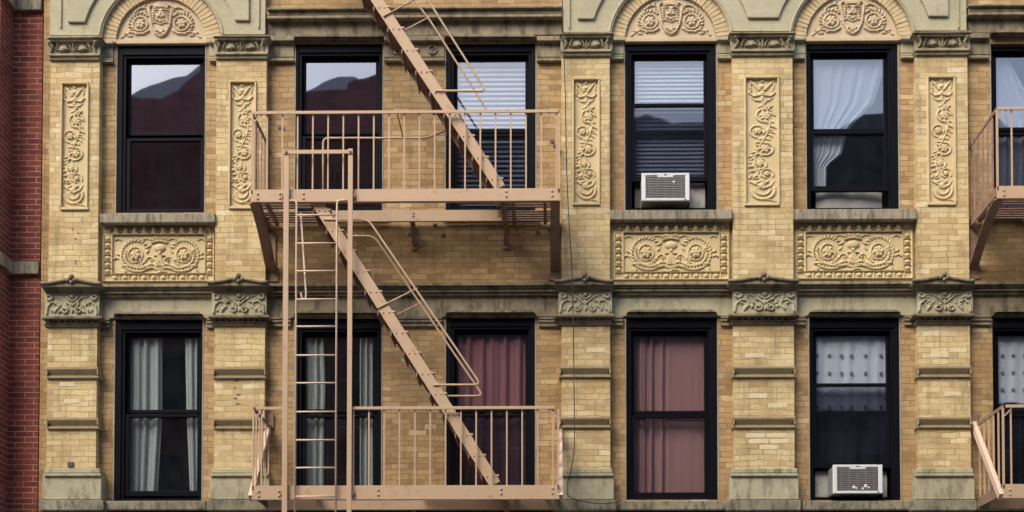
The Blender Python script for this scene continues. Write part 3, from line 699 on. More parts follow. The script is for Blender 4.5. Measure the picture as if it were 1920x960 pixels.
# egg and dart framed urn panels
for (ox0, oy0, ox1, oy1), (ix0, iy0, ix1, iy1), mt in (((193, 421, 403, 529), (210, 441, 389, 516), 'terra'), ((1150, 417, 1367, 526), (1166, 435, 1350, 513), 'terra'), ((1491, 416, 1711, 524), (1506, 434, 1693, 511), 'terra')):
    fo = BOR.obj('egg_and_dart_frame', (ox0, oy0, ox1, oy1), -.022, M[mt], bld, gain=.85,
                 keep=lambda x, y: not (19 < x < 192.5 and 19.5 < y < 90))
    MB().pbox(ox0-6, oy0-6, ox1+2, oy1+4, -.015, -.001).build('backing_slab', M[mt], fo)
    URN.obj('carved_panel', (ix0-1, iy0-1, ix1+1, iy1+1), -.018, M[mt], fo, gain=.68)
# sills
for x0, x1, y0, y1 in ((187, 403, 400, 417), (1144, 1374, 393, 411), (1488, 1719, 391.5, 411)):
    MB().pbox(x0, y0, x1, y1, -.14, .12).build('sill', M['sill'], bld, bevel=.008, seg=2)
for x0, x1 in ((548, 724), (830, 1010), (1853, 2035)):
    MB().pbox(x0, 398, x1, 410, -.05, .12).build('sill', M['sill'], bld, bevel=.008)
# bottom ledge with the lower sills
for x0, x1 in ((190, 386), (500, 1048), (1160, 1366), (1506, 1712), (1834, 2130)):
    MB().pbox(x0, 939, x1, 956, -.15, .12).build('ledge', M['ledge'], bld, bevel=.010)
# shopfront level below the ledge
zf = at(960, 957, -.05).z
sh = MB().box(XL, XR, -.08, .25, zf-.55, zf-.004).build('shop_fascia', M['black'], bld)  # near-black colour puts the shadow under the ledge into the fascia
for k in range(7): MB().box(XL+k*(XR-XL-.4)/6, XL+.4+k*(XR-XL-.4)/6, -.04, .25, 0, zf-.56).build('shop_pier', M['stone_dark'], bld)
MB().box(XL+.05, XR-.05, .26, .30, 0, zf-.3).build('shop_glass', M['black'], bld)
for x0, y0, x1 in ((1745, 661, 1778), (1397, 662, 1432), (1402, 796, 1430), (1398, 812, 1434), (1438, 812, 1474), (1404, 823, 1440), (1444, 823, 1478), (1424, 834, 1458), (112, 716, 140), (120, 748, 150), (1404, 738, 1438), (1440, 756, 1476), (1770, 734, 1802), (1100, 652, 1136)):
    MB().pbox(x0, y0, x1, y0+8.6, YP-.0035, YP-.001).build('patched_brick', M['patch'], bld, bevel=.001, seg=1)
# anchor scars and the small vent box
for x, y in ((134, 428), (144, 436), (139, 446), (141, 488), (139, 492)): MB().pbox(x, y, x+random.uniform(3, 7), y+random.uniform(2, 4), YP-.004, YP-.001).build('masonry_scar', M['stone_dark'], bld)
for x, y in ((436, 702), (441, 712), (438, 726), (443, 738), (438, 745), (442, 756)): MB().pbox(x, y, x+random.uniform(3, 9), y+random.uniform(1.5, 4), YP-.004, YP-.001).build('masonry_scar', M['stone_dark'], bld)
MB().pbox(126, 866, 137, 875, YP-.02, YP-.001).build('vent_box', M['darkgrey'], bld, bevel=.003)
for x, y in ((521, 235), (527, 238), (1032, 262), (1037, 270), (828, 438), (1005, 432), (765, 436), (1030, 430), (812, 418)): MB().pbox(x, y, x+7, y+6, -.008, -.001).build('anchor_bolt', M['darkgrey'], bld, bevel=.002)

# ------------------------------------------------------------------ windows
def ring(mb, X0, X1, Z0, Z1, x0, x1, z0, z1, Yf, Yb):
    """rectangular ring: outer X0..Z1, inner x0..z1"""
    mb.box(X0, x0, Yf, Yb, Z0, Z1); mb.box(x1, X1, Yf, Yb, Z0, Z1)
    mb.box(x0, x1, Yf, Yb, z1, Z1); mb.box(x0, x1, Yf, Yb, Z0, z0)
GY = .10; LY = .06
def window(key, gx0, gx1, uy, ly, gu='glass', gl_='glass_dark', lower_top=None, raised_=False, depth=1.6):
    """uy / ly = glass y range of upper and lower sash in px (at GY / LY)"""
    X0, X1, Z0, Z1 = OW[key]
    ux0, ux1, uz0, uz1 = rect(gx0, uy[0], gx1, uy[1], GY); lx0, lx1, lz0, lz1 = rect(gx0-.5, ly[0], gx1+.5, ly[1], LY)
    s = .034
    ix0, ix1 = min(ux0, lx0)-s, max(ux1, lx1)+s; iz1 = uz1+s; iz0 = Z0+.03
    f = MB(); ring(f, X0+.004, X1-.004, Z0-.01, Z1-.004, ix0, ix1, iz0, iz1, .022, .15)
    ring(f, X0+.004, X1-.004, Z0-.01, Z1-.004, ix0-.035, ix1+.035, iz0-.02, iz1+.03, .006, .0215)
    fo = f.build('window', M['frame'], bld, bevel=.004)
    u = MB(); ring(u, ix0+.001, ix1-.001, uz0-s*1.2, iz1-.001, ux0, ux1, uz0, uz1, GY-.022, GY+.02); u.build('upper_sash', M['frame'], fo, bevel=.004)
    lt = lz1+s; lb = lz0-.06
    l = MB(); ring(l, ix0+.002, ix1-.002, lb, lt, lx0, lx1, lz0, lz1, LY-.022, LY+.02); l.build('lower_sash', M['frame'], fo, bevel=.004)
    MB().box(ux0-.005, ux1+.005, GY-.003, GY+.003, uz0-.005, uz1+.005).build('pane', M[gu], fo)
    MB().box(lx0-.005, lx1+.005, LY-.003, LY+.003, lz0-.005, lz1+.005).build('pane', M[gl_], fo)
    r = MB(); a, b, c, d = X0-.05, X1+.05, Z0-.05, Z1+.05; y0, y1 = TH+.003, depth
    v = [(a, y0, c), (b, y0, c), (b, y0, d), (a, y0, d), (a, y1, c), (b, y1, c), (b, y1, d), (a, y1, d)]
    r.add(v, [(0, 1, 5, 4), (3, 7, 6, 2), (0, 4, 7, 3), (1, 2, 6, 5), (4, 5, 6, 7)]); r.build('room', M['room'], fo)
    # pale jamb edge on the visible reveal
    for ja, jb in ((X0+.001, X0+.012), (X1-.012, X1-.001)): MB().box(ja, jb, -.004, .0055, Z0, Z1).build('jamb_trim', M['jamb'] if key in ('U1', 'L1', 'U2', 'L2', 'U3', 'L3', 'U4', 'L4', 'U5', 'L5', 'U6') else M['frame'], fo)
    return fo
window('U1', 246, 376, (121, 249), (266, 393), 'glass_dark', 'glass_low')
window('U2', 574, 705, (117, 247), (262, 390), 'glass_dark', 'glass_low')
window('U3', 858, 985, (116, 244), (258, 392), 'glass', 'glass_dim')
window('U4', 1190, 1319, (114, 246), (201, 332), 'glass', 'glass_dim')
window('U5', 1525, 1656, (111, 243), (253, 350), 'glass', 'glass_clear')
window('U6', 1867, 2003, (107, 240), (255, 392), 'glass', 'glass_dim')
window('L1', 244, 370, (633, 769), (783, 921), 'glass_clear', 'glass_clear')
window('L2', 574, 702, (632, 768), (783, 921), 'glass_clear', 'glass_clear')
window('L3', 858, 985, (627, 767), (782, 921), 'glass_clear', 'glass_dim')
window('L4', 1190, 1320, (630, 771), (784, 924), 'glass_clear', 'glass_clear')
window('L5', 1530, 1661, (630, 772), (725, 868), 'glass_clear', 'glass_dim')
window('L6', 1871, 2003, (630, 768), (782, 921), 'glass_clear', 'glass_dim')

# ------------------------------------------------------------------ curtains and blinds
def curtain(label, mat, Y, top, left, right, bottom, folds, amp=.02, name='curtain', group=None, seed=1, nx=60, ny=30, fade=None):
    """left / right: functions of t in 0..1 (top to bottom) giving px; top/bottom px y"""
    rnd = random.Random(seed); ph = [rnd.uniform(0, 6.28) for _ in range(6)]
    yb = bottom if callable(bottom) else (lambda s_: bottom)
    vs = []; base = None
    for j in range(ny+1):
        t = j/ny; a, b = left(t), right(t)
        for i in range(nx+1):
            s_ = i/nx; y = top+(yb(s_)-top)*t; p = at(a+(b-a)*s_, y, Y)
            w = 1 if fade is None else fade(s_, t)
            d = amp*1.05*w*(.8*math.sin(folds*2*math.pi*s_+ph[0]+.6*math.sin(3*s_+ph[1])+.3*t)+.42*math.sin(folds*10.1*s_+ph[2]+.7*t)+.12*math.sin(folds*23.*s_+ph[3]))
            vs.append(Vector((p.x, Y+d, p.z)))
    n = len(vs)
    mb = MB(); mb.v = [tuple(v) for v in vs]+[tuple(v+Vector((0, .004, 0))) for v in vs]
    for j in range(ny):
        for i in range(nx):
            k = j*(nx+1)+i; mb.f.append((k, k+1, k+nx+2, k+nx+1)); mb.f.append((n+k, n+k+nx+1, n+k+nx+2, n+k+1))
    for j in range(ny):
        for i in (0, nx): k = j*(nx+1)+i; mb.f.append((k, k+nx+1, n+k+nx+1, n+k))
    for i in range(nx):
        for j in (0, ny): k = j*(nx+1)+i; mb.f.append((k, k+1, n+k+1, n+k))
    o = mb.build(name, mat, None, smooth=True); o['label'] = label; o['category'] = 'curtain'
    if group: o['group'] = group
    return o
def lerp(pts):
    def f(t):
        for (t0, v0), (t1, v1) in zip(pts, pts[1:]):
            if t <= t1: return v0+(v1-v0)*(t-t0)/(t1-t0+1e-9)
        return pts[-1][1]
    return f
C_ = lambda v: (lambda t: v)
def blind(label, x0, x1, y0, y1, Y, pitch, tilt, mat=None):
    X0, X1, Z0, Z1 = rect(x0, y0, x1, y1, Y); e = empty('window_blind', ((X0+X1)/2, Y, Z0), label, 'blind')
    mb = MB(); z = Z1-.03; w = .026
    while z > Z0+.02:
        dz, dy = w*math.sin(tilt), w*math.cos(tilt)
        zz = z+random.uniform(-.001, .001)
        mb.add([(X0, Y-dy, zz-dz), (X1, Y-dy, zz-dz), (X1, Y+dy, zz+dz), (X0, Y+dy, zz+dz), (X0, Y-dy, zz-dz+.002), (X1, Y-dy, zz-dz+.002), (X1, Y+dy, zz+dz+.002), (X0, Y+dy, zz+dz+.002)],
               [(3, 2, 1, 0), (4, 5, 6, 7), (0, 1, 5, 4), (2, 3, 7, 6), (0, 4, 7, 3), (1, 2, 6, 5)])
        z -= pitch
    mb.build('slats', M['blind'] if mat is None else mat, e)
    MB().box(X0, X1, Y-.03, Y+.03, Z1-.025, Z1+.02).build('head_rail', M['blind'], e)
    MB().box(X0, X1, Y-.02, Y+.02, Z0, Z0+.018).build('bottom_rail', M['blind'], e)
    c = MB()
    for fx in (.12, .5, .88): c.tube([(X0+(X1-X0)*fx, Y-.03, Z0+.01), (X0+(X1-X0)*fx, Y-.03, Z1)], .0015, 4)
    c.build('ladder_cord', M['blind'], e)
    return e
BY = .14
blind('white slatted blind lowered behind the upper window nearest the fire escape stairs', 852, 990, 108, 396, BY, .055, .95)
blind('white slatted blind behind the upper window with the air conditioner', 1183, 1326, 108, 334, BY, .046, 1.15)
curtain('sheer white curtain tied back to the left in the upper right arched window', M['sheer'], BY, 104, C_(1518), lerp([(0, 1665), (.35, 1640), (.55, 1590), (.74, 1577), (.82, 1550), (1, 1549)]), 356, 6, .007)
curtain('crumpled pale cloth bulging under the raised sash of the upper right arched window', M['cloth_dim'], .13, 360, C_(1530), C_(1655), lambda s: 392, 1.1, .018, seed=4)
curtain('white curtain drawn diagonally in the upper window at the right edge', M['sheer'], BY, 100, C_(1860), lerp([(0, 1886), (.25, 1925), (.45, 1960), (1, 1960)]), 396, 6, .015, seed=8)
curtain('wide pale curtain panel on the left of the lowest left window', M['curtain_grey'], BY, 622, C_(242), lerp([(0, 303), (.5, 303), (1, 294)]), 930, 3.2, .022, seed=2)
curtain('narrow pale curtain panel on the right of the lowest left window', M['curtain_grey'], BY, 622, lerp([(0, 346), (.5, 349), (1, 356)]), C_(378), 930, 2, .018, seed=3)
curtain('pale curtain panel seen behind the drop ladder rungs', M['curtain_grey'], BY, 622, C_(575), lerp([(0, 606), (.35, 610), (.6, 607), (1, 606)]), 930, 2.1, .018, seed=5)
curtain('pale curtain strip seen just right of the drop ladder guide', M['curtain_grey'], BY, 622, C_(675), C_(699), 930, 1.6, .018, seed=6)
curtain('rosewood curtain with deep folds behind the lower stairs', M['curtain_red'], BY, 618, C_(850), C_(994), 930, 6.5, .022, seed=7)
curtain('dusty pink curtain gathered on its left half in the lower middle window', M['curtain_pink'], BY+.02, 620, C_(1182), C_(1330), 932, 8.5, .03, seed=9, fade=lambda s, t: max(.03, 1-max(0, s-.36)*5)*(.75+.35*t), nx=110)
def lace(label, x0, x1, y0, y1, stars, seed):
    e0 = curtain(label, M['lace'], BY, y0, C_(x0), C_(x1), lambda s: y1+1.5*math.sin(s*22), 5, .006, seed=seed)
    mb = MB()
    for sx, sy in stars:
        c = at(sx, sy, BY-.014); pts = []
        for k in range(10):
            r_ = (.030 if k % 2 == 0 else .012)*1.0; a = math.pi/2+k*math.pi/5; pts.append((c.x+r_*math.cos(a), c.z+r_*math.sin(a)))
        mb.prism(pts, BY-.016, BY-.013)
    mb.build('star_pattern', M['star'], e0)
lace('white lace half curtain with rows of stars above the lower air conditioner', 1522, 1668, 622, 772, [(x, y) for y in (667, 700, 764) for x in (1532, 1555, 1578, 1597, 1623, 1652)], 11)
lace('white lace curtain with rows of stars in the lower window at the right edge', 1864, 2010, 622, 757, [(x, y) for y in (667, 699, 731) for x in (1880, 1900, 1921, 1942)], 12)
curtain('dark curtain in the lower part of the window with the lower air conditioner', M['dark_cloth'], .24, 760, C_(1522), C_(1668), 872, 4.5, .02, seed=13)

# ------------------------------------------------------------------ air conditioners
def ac(label, x0, y0, x1, y1, Yf, Yb, panels, spots=False):
    X0, X1, Z0, Z1 = rect(x0, y0, x1, y1, Yf); e = empty('air_conditioner', ((X0+X1)/2, Yb, Z0), label, 'air conditioner', 'window air conditioners')
    MB().box(X0+.008, X1-.008, Yf+.03, Yb, Z0+.006, Z1-.006).build('housing', M['grey'], e, bevel=.006)
    bz = MB(); t = .046; tt = .028
    ring(bz, X0, X1, Z0, Z1, X0+t, X1-t, Z0+tt, Z1-tt, Yf, Yf+.032)
    cx = (X0+X1)/2
    bz.prism([(cx-.10, Z1-tt+.004), (cx+.10, Z1-tt+.004), (cx+.08, Z1-tt-.022), (cx-.08, Z1-tt-.022)], Yf+.001, Yf+.03)
    bz.build('front_bezel', M['white'], e, bevel=.006)
    MB().box(X0+t+.001, X1-t-.001, Yf+.02, Yf+.029, Z0+tt+.001, Z1-tt-.001).build('backing', M['darkgrey'], e)
    g = MB(); n = 13
    for k in range(n):
        z = Z0+tt+.01+(Z1-Z0-2*tt-.02)*k/(n-1)
        zt = z+.006
        g.box(X0+t, X1-t, Yf+.006, Yf+.0185, z-.003, min(zt, Z1-tt-.002))
    for k in range(5): xx = X0+t+(X1-X0-2*t)*(k+.5)/5; g.box(xx-.002, xx+.002, Yf+.004, Yf+.0188, Z0+tt, Z1-tt)
    g.build('grille', M['grey'], e)
    q = MB()
    q.box(cx-.018, cx+.018, Yf-.0015, Yf+.004, Z1-tt*.9, Z1-tt*.55); q.build('badge', M['darkgrey'], e)
    MB().box(X1-.055, X1-.04, Yf-.004, Yf+.003, Z0+.008, Z0+.02).build('drain_plug', M['darkgrey'], e)
    if spots:
        sp = MB()
        for fx, fz, r_ in ((.42, .22, .018), (.47, .18, .012), (.66, .26, .02), (.60, .17, .014), (.72, .2, .012)):
            c = Vector((X0+(X1-X0)*fx, Yf+.006, Z0+(Z1-Z0)*fz)); sp.dome(c, r_, .006, 9)
        sp.build('white_splash', M['white'], e)
    else: MB().dome((X0+(X1-X0)*.67, Yf+.006, Z0+(Z1-Z0)*.68), .014, .004).build('white_splash', M['white'], e)
    for a, b, c, d, mt in panels:
        pX0, pX1, pZ0, pZ1 = rect(a, b, c, d, .12); pm = MB().box(pX0, pX1, .118, .126, pZ0, pZ1)
        k = pX0+.008
        while k < pX1-.006: pm.box(k, k+.004, .112, .1175, pZ0, pZ1); k += .016
        pm.build('side_panel', mt, e)
ac('white air conditioner with dark grille under the blind of the upper window', 1203, 324, 1293, 376, -.20, .16, [(1292, 344, 1322, 390, M['panel']), (1190, 344, 1206, 390, M['darkgrey'])])
ac('white air conditioner with white splashes on its grille in the lower right window', 1562, 871, 1655, 925, -.20, .16, [(1655, 884, 1663, 932, M['panel']), (1528, 884, 1562, 932, M['panel'])], True)

# ------------------------------------------------------------------ fire escape
YF, YI = -.90, -.36
def fire_escape(label):
    o0 = at(470, 935, YF)
    fe = empty('fire_escape', (o0.x, 0, o0.z), label, 'fire escape', 'salmon painted fire escapes on the recessed bays')
    iron, dark, pale = M['iron'], M['iron_dark'], M['iron_pale']
    def level(yt, yb, xl, xr, rail_y, first_x, n_bal, rail_from, rail_gap, bolts, brackets, inner_x, lower=False):
        """yt,yb beam top/bottom at left; 6 px higher on the right"""
        A = lambda x, y, Y: at(x, y, Y)
        zt = (at(xl, yt, YF).z+at(xr, yt-6, YF).z)/2; zb = (at(xl, yb, YF).z+at(xr, yb-5, YF).z)/2
        X0, X1 = at(xl, yt, YF).x, at(xr, yt, YF).x; zr = (at(xl, rail_y, YF).z+at(xr, rail_y-6, YF).z)/2
        # platform: front channel, end channels, inner channel, grate
        b = MB(); b.box(X0, X1, YF, YF+.012, zb, zt); b.box(X0, X1, YF+.013, YF+.05, zb, zb+.010)
        bo = b.build('floor_beam', iron, fe, bevel=.003)
        for x in bolts:
            for y in (-4.5, 4.5): p = at(x, (yt+yb)/2-6*(x-xl)/(xr-xl)+y, YF); MB().dome((p.x, YF-.0005, p.z), .014, .012).build('rivet', iron, bo, smooth=True)
        Xi0, Xi1 = at(inner_x[0], 400, YI).x, at(inner_x[1], 400, YI).x
        if not lower:
            b2 = MB().box(Xi0, Xi1, YI-.012, YI, zt-.135, zt-.012).build('floor_beam', iron, fe, bevel=.003)
            xm = at(775, 400, YI).x
            for xx in (xm, Xi1-.04):
                for dz in (-.045, -.075): MB().dome((xx, YI-.0125, zt+dz), .013, .012).build('rivet', iron, b2, smooth=True)
            for xx in (Xi0, Xi1): MB().box(xx-.006, xx+.006, YF+.05, YI-.0125, zt-.12, zt-.01).build('opening_trimmer', dark, fe)
        else:
            MB().box(X0+.05, X1-.05, YI-.006, YI+.006, zt-.16, zt-.012).build('floor_beam', iron, fe)
        for X in (X0+.006, X1-.006):
            MB().box(X-.006, X+.006, YF+.0505, -.004, zb+.04, zt-.002).build('end_beam', dark, fe)
        # grate slats
        g = MB(); y = YF+.06
        while y < -.02:
            z0, z1 = zt-.012, zt-.004
            if not lower and y+.042 < YI-.014 :
                g.box(X0+.014, Xi0-.008, y, y+.042, z0, z1); g.box(Xi1+.008, X1-.014, y, y+.042, z0, z1)
            elif lower and y+.042 < YI-.01:
                g.box(X0+.014, Xi0-.008, y, y+.042, z0, z1); g.box(Xi1*.55+Xi0*.45, X1-.014, y, y+.042, z0, z1)
            elif y > YI+.006: g.box(X0+.014, X1-.014, y, y+.042, z0, z1)
            y += .064
        g.build('floor_grate', dark, fe)
        for x in (500, 585, 962, 1022):
            X = at(x-470+xl, yb, YF+.3).x; MB().box(X-.018, X+.018, YF+.05, -.03, zt-.045, zt-.0125).build('cross_bar', dark, fe)
        # railing
        for a_, b_ in rail_gap: ro = MB().bar((at(a_, rail_y, YF).x, YF, zr), (at(b_, rail_y, YF).x, YF, zr), .032, .014).build('railing', iron, fe, bevel=.003)
        for k in range(n_bal):
            x = first_x+28.6*k
            if rail_from and rail_from[0] < x < rail_from[1]: continue
            X = at(x, 300, YF).x
            MB().box(X-.008, X+.008, YF+.014, YF+.026, zt-.06, zr-.005).build('baluster', iron, ro)
        for X, s_ in ((X0+.012, 1), (X1-.012, -1)):
            MB().bar((X, YF, zr), (X, -.01, zr-(0.0)), .014, .034, (0, 0, 1)).build('side_rail', dark, ro)
            for k in range(5):
                yy = YF+.15*(k+1); MB().box(X-.008, X+.008, yy-.008, yy+.008, zt-.05, zr-.018).build('baluster', iron if lower else dark, ro)
            MB().box(X-.010, X+.010, YF-.0, YF+.02, zt-.05, zr-.016).build('corner_post', iron, ro)
            MB().bar((X+s_*.012, YF+.01, zr-.10), (X+s_*.10, YF+.01, zr-.012), .014, .010).build('corner_brace', iron, ro)
        # brackets
        if brackets:
            for X, s_ in ((X0+.03, 1), (X1-.05, -1)):
                zw = at(510, brackets, 0).z
                c = MB(); pts = []
                for k in range(13):
                    t = k/12; pts.append(Vector((X, YF+.03+(0-YF-.06)*(t**.85), zb-(zb-zw)*(t**1.25))))
                for p, q in zip(pts, pts[1:]): c.bar(p, q+(q-p)*.04, .10, .012, (0, .6, .8))
                for p, q in zip(pts, pts[1:]): c.bar(p+Vector((s_*.045, .03, .03)), q+Vector((s_*.045, .03, .03)), .010, .07, (0, .8, .6))
                c.box(X-.05, X+.05, -.025, -.004, zw-.04, zb+.02)
                c.build('support_bracket', dark, fe)
                MB().box(X-.075, X+.075, -.020, -.003, zw-.10, zw-.04).build('wall_plate', dark, fe)
        for x in (775, 948):
            X = at(x-470+xl, yb, -.1).x; c = MB().box(X-.022, X+.022, YI+.0065, -.004, zt-.10, zt-.055)
            if x == 948: c.box(X-.022, X+.022, YF+.051, YI-.0125, zt-.16, zt-.06)
            c.bar((X, -.20, zt-.11), (X, -.02, zt-.26), .04, .03, (0, 1, 0)); c.box(X-.03, X+.03, -.02, -.003, zt-.31, zt-.2)
            c.build('cross_joist', dark, fe)
        return zt, zb, zr, X0, X1
    # upper platform
    U = level(357, 380, 470, 1050, 213, 500, 20, None, [(473, 1047)], [483, 525, 569, 662, 949, 1035], 512, (606, 942))
    L = level(913, 939, 472, 1049, 768, 493, 20, (497, 662), [(480, 536), (656, 1040)], [485, 523, 709, 939, 1036], None, (606, 942), lower=True)
    # side hangers of the lower platform
    for X in (L[3]-.012, L[4]+.012):
        p0 = Vector((X, -.02, at(505, 800, 0).z)); p1 = Vector((X, YF+.02, L[1]+.02))
        MB().bar(p0, p1, .075, .05, (1, 0, 0)).build('side_hanger', pale, fe, bevel=.003)
        MB().box(X-.05, X+.05, -.03, -.003, p0.z-.02, p0.z+.14).build('wall_plate', dark, fe)
    # stairs
    YS0, YS1 = YF+.06, YI-.05
    def stair(x0, y0, x1, y1, wpx, steps, ybolt):
        """left edge of front stringer from (x0,y0) to (x1,y1) px"""
        st = None
        a0, a1 = at(x0+wpx/2, y0, YS0), at(x1+wpx/2, y1, YS0); d = (a1-a0); w = at(x0+wpx, y0, YS0).x-at(x0, y0, YS0).x
        wperp = w*abs(d.normalized().z)
        s = MB(); s.bar(a0, a1, wperp, .010); st = s.build('stair', iron, fe, bevel=.002)
        b0, b1 = Vector((a0.x, YS1, a0.z)), Vector((a1.x, YS1, a1.z)); MB().bar(b0, b1, wperp, .010).build('rear_stringer', iron, st)
        bt = MB()
        for k in range(steps):
            f = (k+.6)/steps; c = a0+d*f
            tr = MB().box(c.x-w*.68, c.x+w*.64, YS0+.006, YS1-.006, c.z+.005, c.z+.017).box(c.x+w*.64-.012, c.x+w*.64, YS0+.006, YS1-.006, c.z-.03, c.z+.0045).box(c.x-w*.68, c.x-w*.68+.012, YS0+.006, YS1-.006, c.z-.03, c.z+.0045)
            tr.build('tread', dark, st)
            for q in (-.22, .22): MB().dome((c.x+w*q, YS0-.0055, c.z-.005), .009, .010, 6).build('bolt', iron, st)
            MB().box(c.x+w*.42, c.x+w*.66, YS0-.010, YS0+.0055, c.z-.002, c.z+.016).build('step_clip', iron, st)
        return st
    s1 = stair(583, -170, 926, 352, 24, 13, 0)
    s2 = stair(577, 372, 916, 908, 25, 14, 0)
    def rail(pts, par, r_=.011, rnd_=.05):
        for Y in (YS0-.012, YS1+.012):
            wp = [at(x, y, YS0) for x, y in pts]; wp = [Vector((p.x, Y, p.z)) for p in wp]
            MB().tube(rounded(wp, rnd_), r_, 8).build('handrail', iron, par, smooth=True)
    rail([(607, 412), (691, 413), (902, 722), (812, 722)], s2, .011, .07)
    rail([(600, -155), (684, -155), (800, -3), (911, 172), (816, 171)], s1, .011, .06)
    for (xa, ya), (xb, yb), par in (((708, 579), (783, 541), s2), ((719, 32), (800, -12), s1)):
        for Y in (YS0-.012, YS1+.012):
            p, q = at(xa, ya, YS0), at(xb, yb, YS0); MB().tube([(p.x, Y, p.z), (q.x, Y, q.z)], .009, 6).build('handrail_strut', iron, par, smooth=True)
    # opening guard loop at the stairwell
    gl = rounded([at(606, 396, YI), at(606, 259, YI), at(800, 259, YI), at(838, 244, YI+.15)], .06)
    go = MB().tube(gl, .012, 8).build('stairwell_guard', iron, fe, smooth=True)
    p0, p1 = at(744, 210, YF+.02), at(756, 258, YI); MB().bar(p0, p1, .012, .012).build('guard_strut', dark, go)
    # drop ladder guides
    YL = YF-.035
    def vbar(px, py0, py1, w, t, Y):
        X = at(px, 600, Y).x; return MB().box(X-w/2, X+w/2, Y-t/2, Y+t/2, at(px, py1, Y).z, at(px, py0, Y).z), X
    g, Xa = vbar(535.5, 284, 1100, .056, .014, YL); g2, Xb = vbar(656, 279, 1100, .050, .014, YL)
    zt = at(600, 286, YL).z
    gf = MB(); gf.v, gf.f = g.v, g.f; go2 = gf.build('ladder_guide', iron, fe, bevel=.003)
    g2.build('ladder_guide', iron, fe, bevel=.003)
    MB().box(Xa-.03, Xb+.025, YL-.018, YL-.0075, zt-.02, zt+.022).build('guide_top_bar', iron, fe, bevel=.003)
    kb = MB()
    for X in (Xa, Xb): kb.dome((X, YL-.0185, zt), .014, .014)
    for yy in (366, 924):
        for X in (Xa-.035, Xb+.035): z = at(600, yy, YL).z; kb.box(X-.014, X+.014, YF-.03, YF-.002, z-.022, z+.022)
    kb.build('guide_bolt', dark, fe)
    # ladder
    YD = YL+.005
    Xl, Xr = at(555, 600, YD).x, at(631, 600, YD).x; ztop = at(600, 376, YD).z; zbot = at(600, 1100, YD).z
    la = MB()
    for X, s_, Xg in ((Xl, -1, Xa), (Xr, 1, Xb)):
        la.tube(rounded([(X, YD, zbot), (X, YD, ztop), (Xg-s_*.03, YD, ztop)], .04), .0105, 8)
    lo = la.build('drop_ladder', pale, fe, smooth=True)
    for y in (403, 456, 508, 561, 612, 666, 718, 772, 825, 877, 931, 984, 1037, 1090):
        z = at(600, y, YD).z; MB().tube([(Xl, YD, z), (Xr, YD, z)], .0095, 8).build('rung', pale, lo, smooth=True)
    hk = rounded([at(564, 400, YD+.05), at(574, 552, YD+.05), at(573, 562, YD+.05), at(566, 560, YD+.05), at(564, 549, YD+.05)], .03)
    MB().tube(hk, .010, 8).build('ladder_hook', pale, fe, smooth=True)
    return fe
fe1 = fire_escape('salmon iron fire escape with zigzag stairs and drop ladder on the middle recessed bay')
def copy_tree(o, parent=None):
    c = o.copy(); COL.objects.link(c)
    if parent is not None: c.parent = parent
    for ch in list(o.children): copy_tree(ch, c)
    return c
fe2 = copy_tree(fe1)
fe2.location.x = fe1.location.x + (at(1869, 360, YF).x-at(470, 360, YF).x)
fe2['label'] = 'salmon iron fire escape cut off by the right edge, only its left end in view'

# ------------------------------------------------------------------ cable
cp = [(1053, -60), (1056, 60), (1060, 180), (1062, 300), (1067, 420), (1072, 500), (1075, 600), (1076, 700), (1077, 830), (1071, 880), (1064, 905), (1063, 918), (1066, 930), (1085, 938), (1120, 944), (1150, 943), (1168, 937)]
pts = []
for i in range(len(cp)-1):
    for k in range(4):
        t = k/4; p0, p1, p2, p3 = [cp[max(0, min(len(cp)-1, i+j))] for j in (-1, 0, 1, 2)]
        f = lambda a, b, c, d: .5*(2*b+(c-a)*t+(2*a-5*b+4*c-d)*t*t+(-a+3*b-3*c+d)*t**3)
        x, y = f(p0[0], p1[0], p2[0], p3[0]), f(p0[1], p1[1], p2[1], p3[1]); pts.append(at(x, y, -.30 if y > 500 and y < 640 else (-.28 if y > 870 else -.23)))
o = MB().tube(pts, .0055, 6).build('cable', M['cable'], None, smooth=True); tag(o, 'thin dark cable hanging down the pilaster right of the fire escape', 'cable')

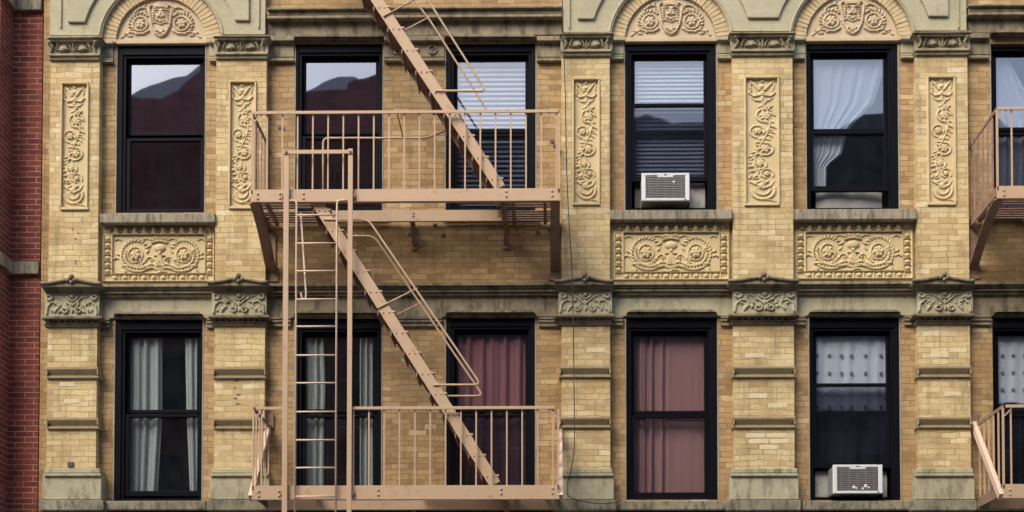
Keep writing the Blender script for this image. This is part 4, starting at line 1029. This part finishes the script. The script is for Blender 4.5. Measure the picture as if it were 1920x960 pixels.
# ------------------------------------------------------------------ red brick building on the left
rx1 = XL-.02; rb = empty('brick_building', (rx1-1, 0, 0), 'dark red brick building with stone bands at the left edge', 'building')
YR = .02; xr = at(18, 600, YR).x; YRf = -.32
MB().box(xr-.0, rx1, YR, .6, -.1, WTOP+1).build('wall', M['brick_red'], rb)
MB().box(xr-3.2, xr, YRf, .6, -.1, WTOP+1).build('projecting_wall', M['brick_red'], rb)
for y0, y1, s_ in ((490, 513, 0), (-14, 18, 0)):
    Z1 = at(50, y0, YR-.05).z; Z0 = at(50, y1, YR-.05).z
    MB().box(xr+.0505, rx1-.003, YR-.05, YR-.002, Z0, Z1).box(xr-3.2, xr+.05, YRf-.05, YRf-.002, Z0, Z1).box(xr+.002, xr+.05, YRf-.0015, YR-.0025, Z0, Z1).build('stone_band', M['sill'], rb, bevel=.006)

# ------------------------------------------------------------------ the other side of the street (seen only as reflections)
def opposite(name, label, pts, mat, Y, depth, wins=True):
    X = [p[0] for p in pts]; x0, x1 = min(X), max(X)
    e = empty(name, ((x0+x1)/2, Y, 0), label, 'building')
    MB().prism([(x0, 0), (x1, 0)]+[(a, b) for a, b in reversed(pts)], Y, Y-depth).build('wall', mat, e)
    if wins:
        n = int((x1-x0)/2.4)
        for k in range(n):
            for fl in range(3):
                cx = x0+(k+.5)*(x1-x0)/n; z = 4.3+fl*2.6
                if z+1.6 < min(p[1] for p in pts): MB().box(cx-.45, cx+.45, Y+.003, Y+.05, z, z+1.6).build('window', M['black'], e)
def skyline(Y, pts): return [(at(x, y, Y).x, at(x, y, Y).z) for x, y in pts]
opposite('brick_tenement', 'red brick tenement across the street seen only as a reflection in the left windows',
    skyline(17.5, [(-700, 150), (235, 172), (262, 177), (295, 176), (330, 160), (356, 140), (385, 116), (440, 116), (480, 150), (560, 164), (615, 162), (648, 158), (650, 149), (680, 140), (712, 126), (760, 126), (775, 200)]), M['opp_red'], -17.5, 8)
opposite('grey_tenement', 'grey building across the street seen only as a reflection in the right windows',
    skyline(17.5, [(779, 232), (1000, 232), (1005, 222), (1180, 215), (1215, 208), (1260, 226), (1335, 222), (1340, 236), (1540, 246), (1565, 243), (1592, 224), (1622, 208), (1700, 199), (1860, 200), (1900, 240), (2700, 240)]), M['opp_grey'], -17.5, 8)
opposite('pale_block', 'pale block standing behind the tenements across the street, only reflected',
    skyline(27.5, [(-500, 150), (240, 172), (300, 150), (345, 139), (372, 121), (500, 121), (560, 170), (600, 150), (635, 141), (664, 141), (700, 160), (760, 236), (1200, 240)]), M['opp_light'], -27.5, 8, False)
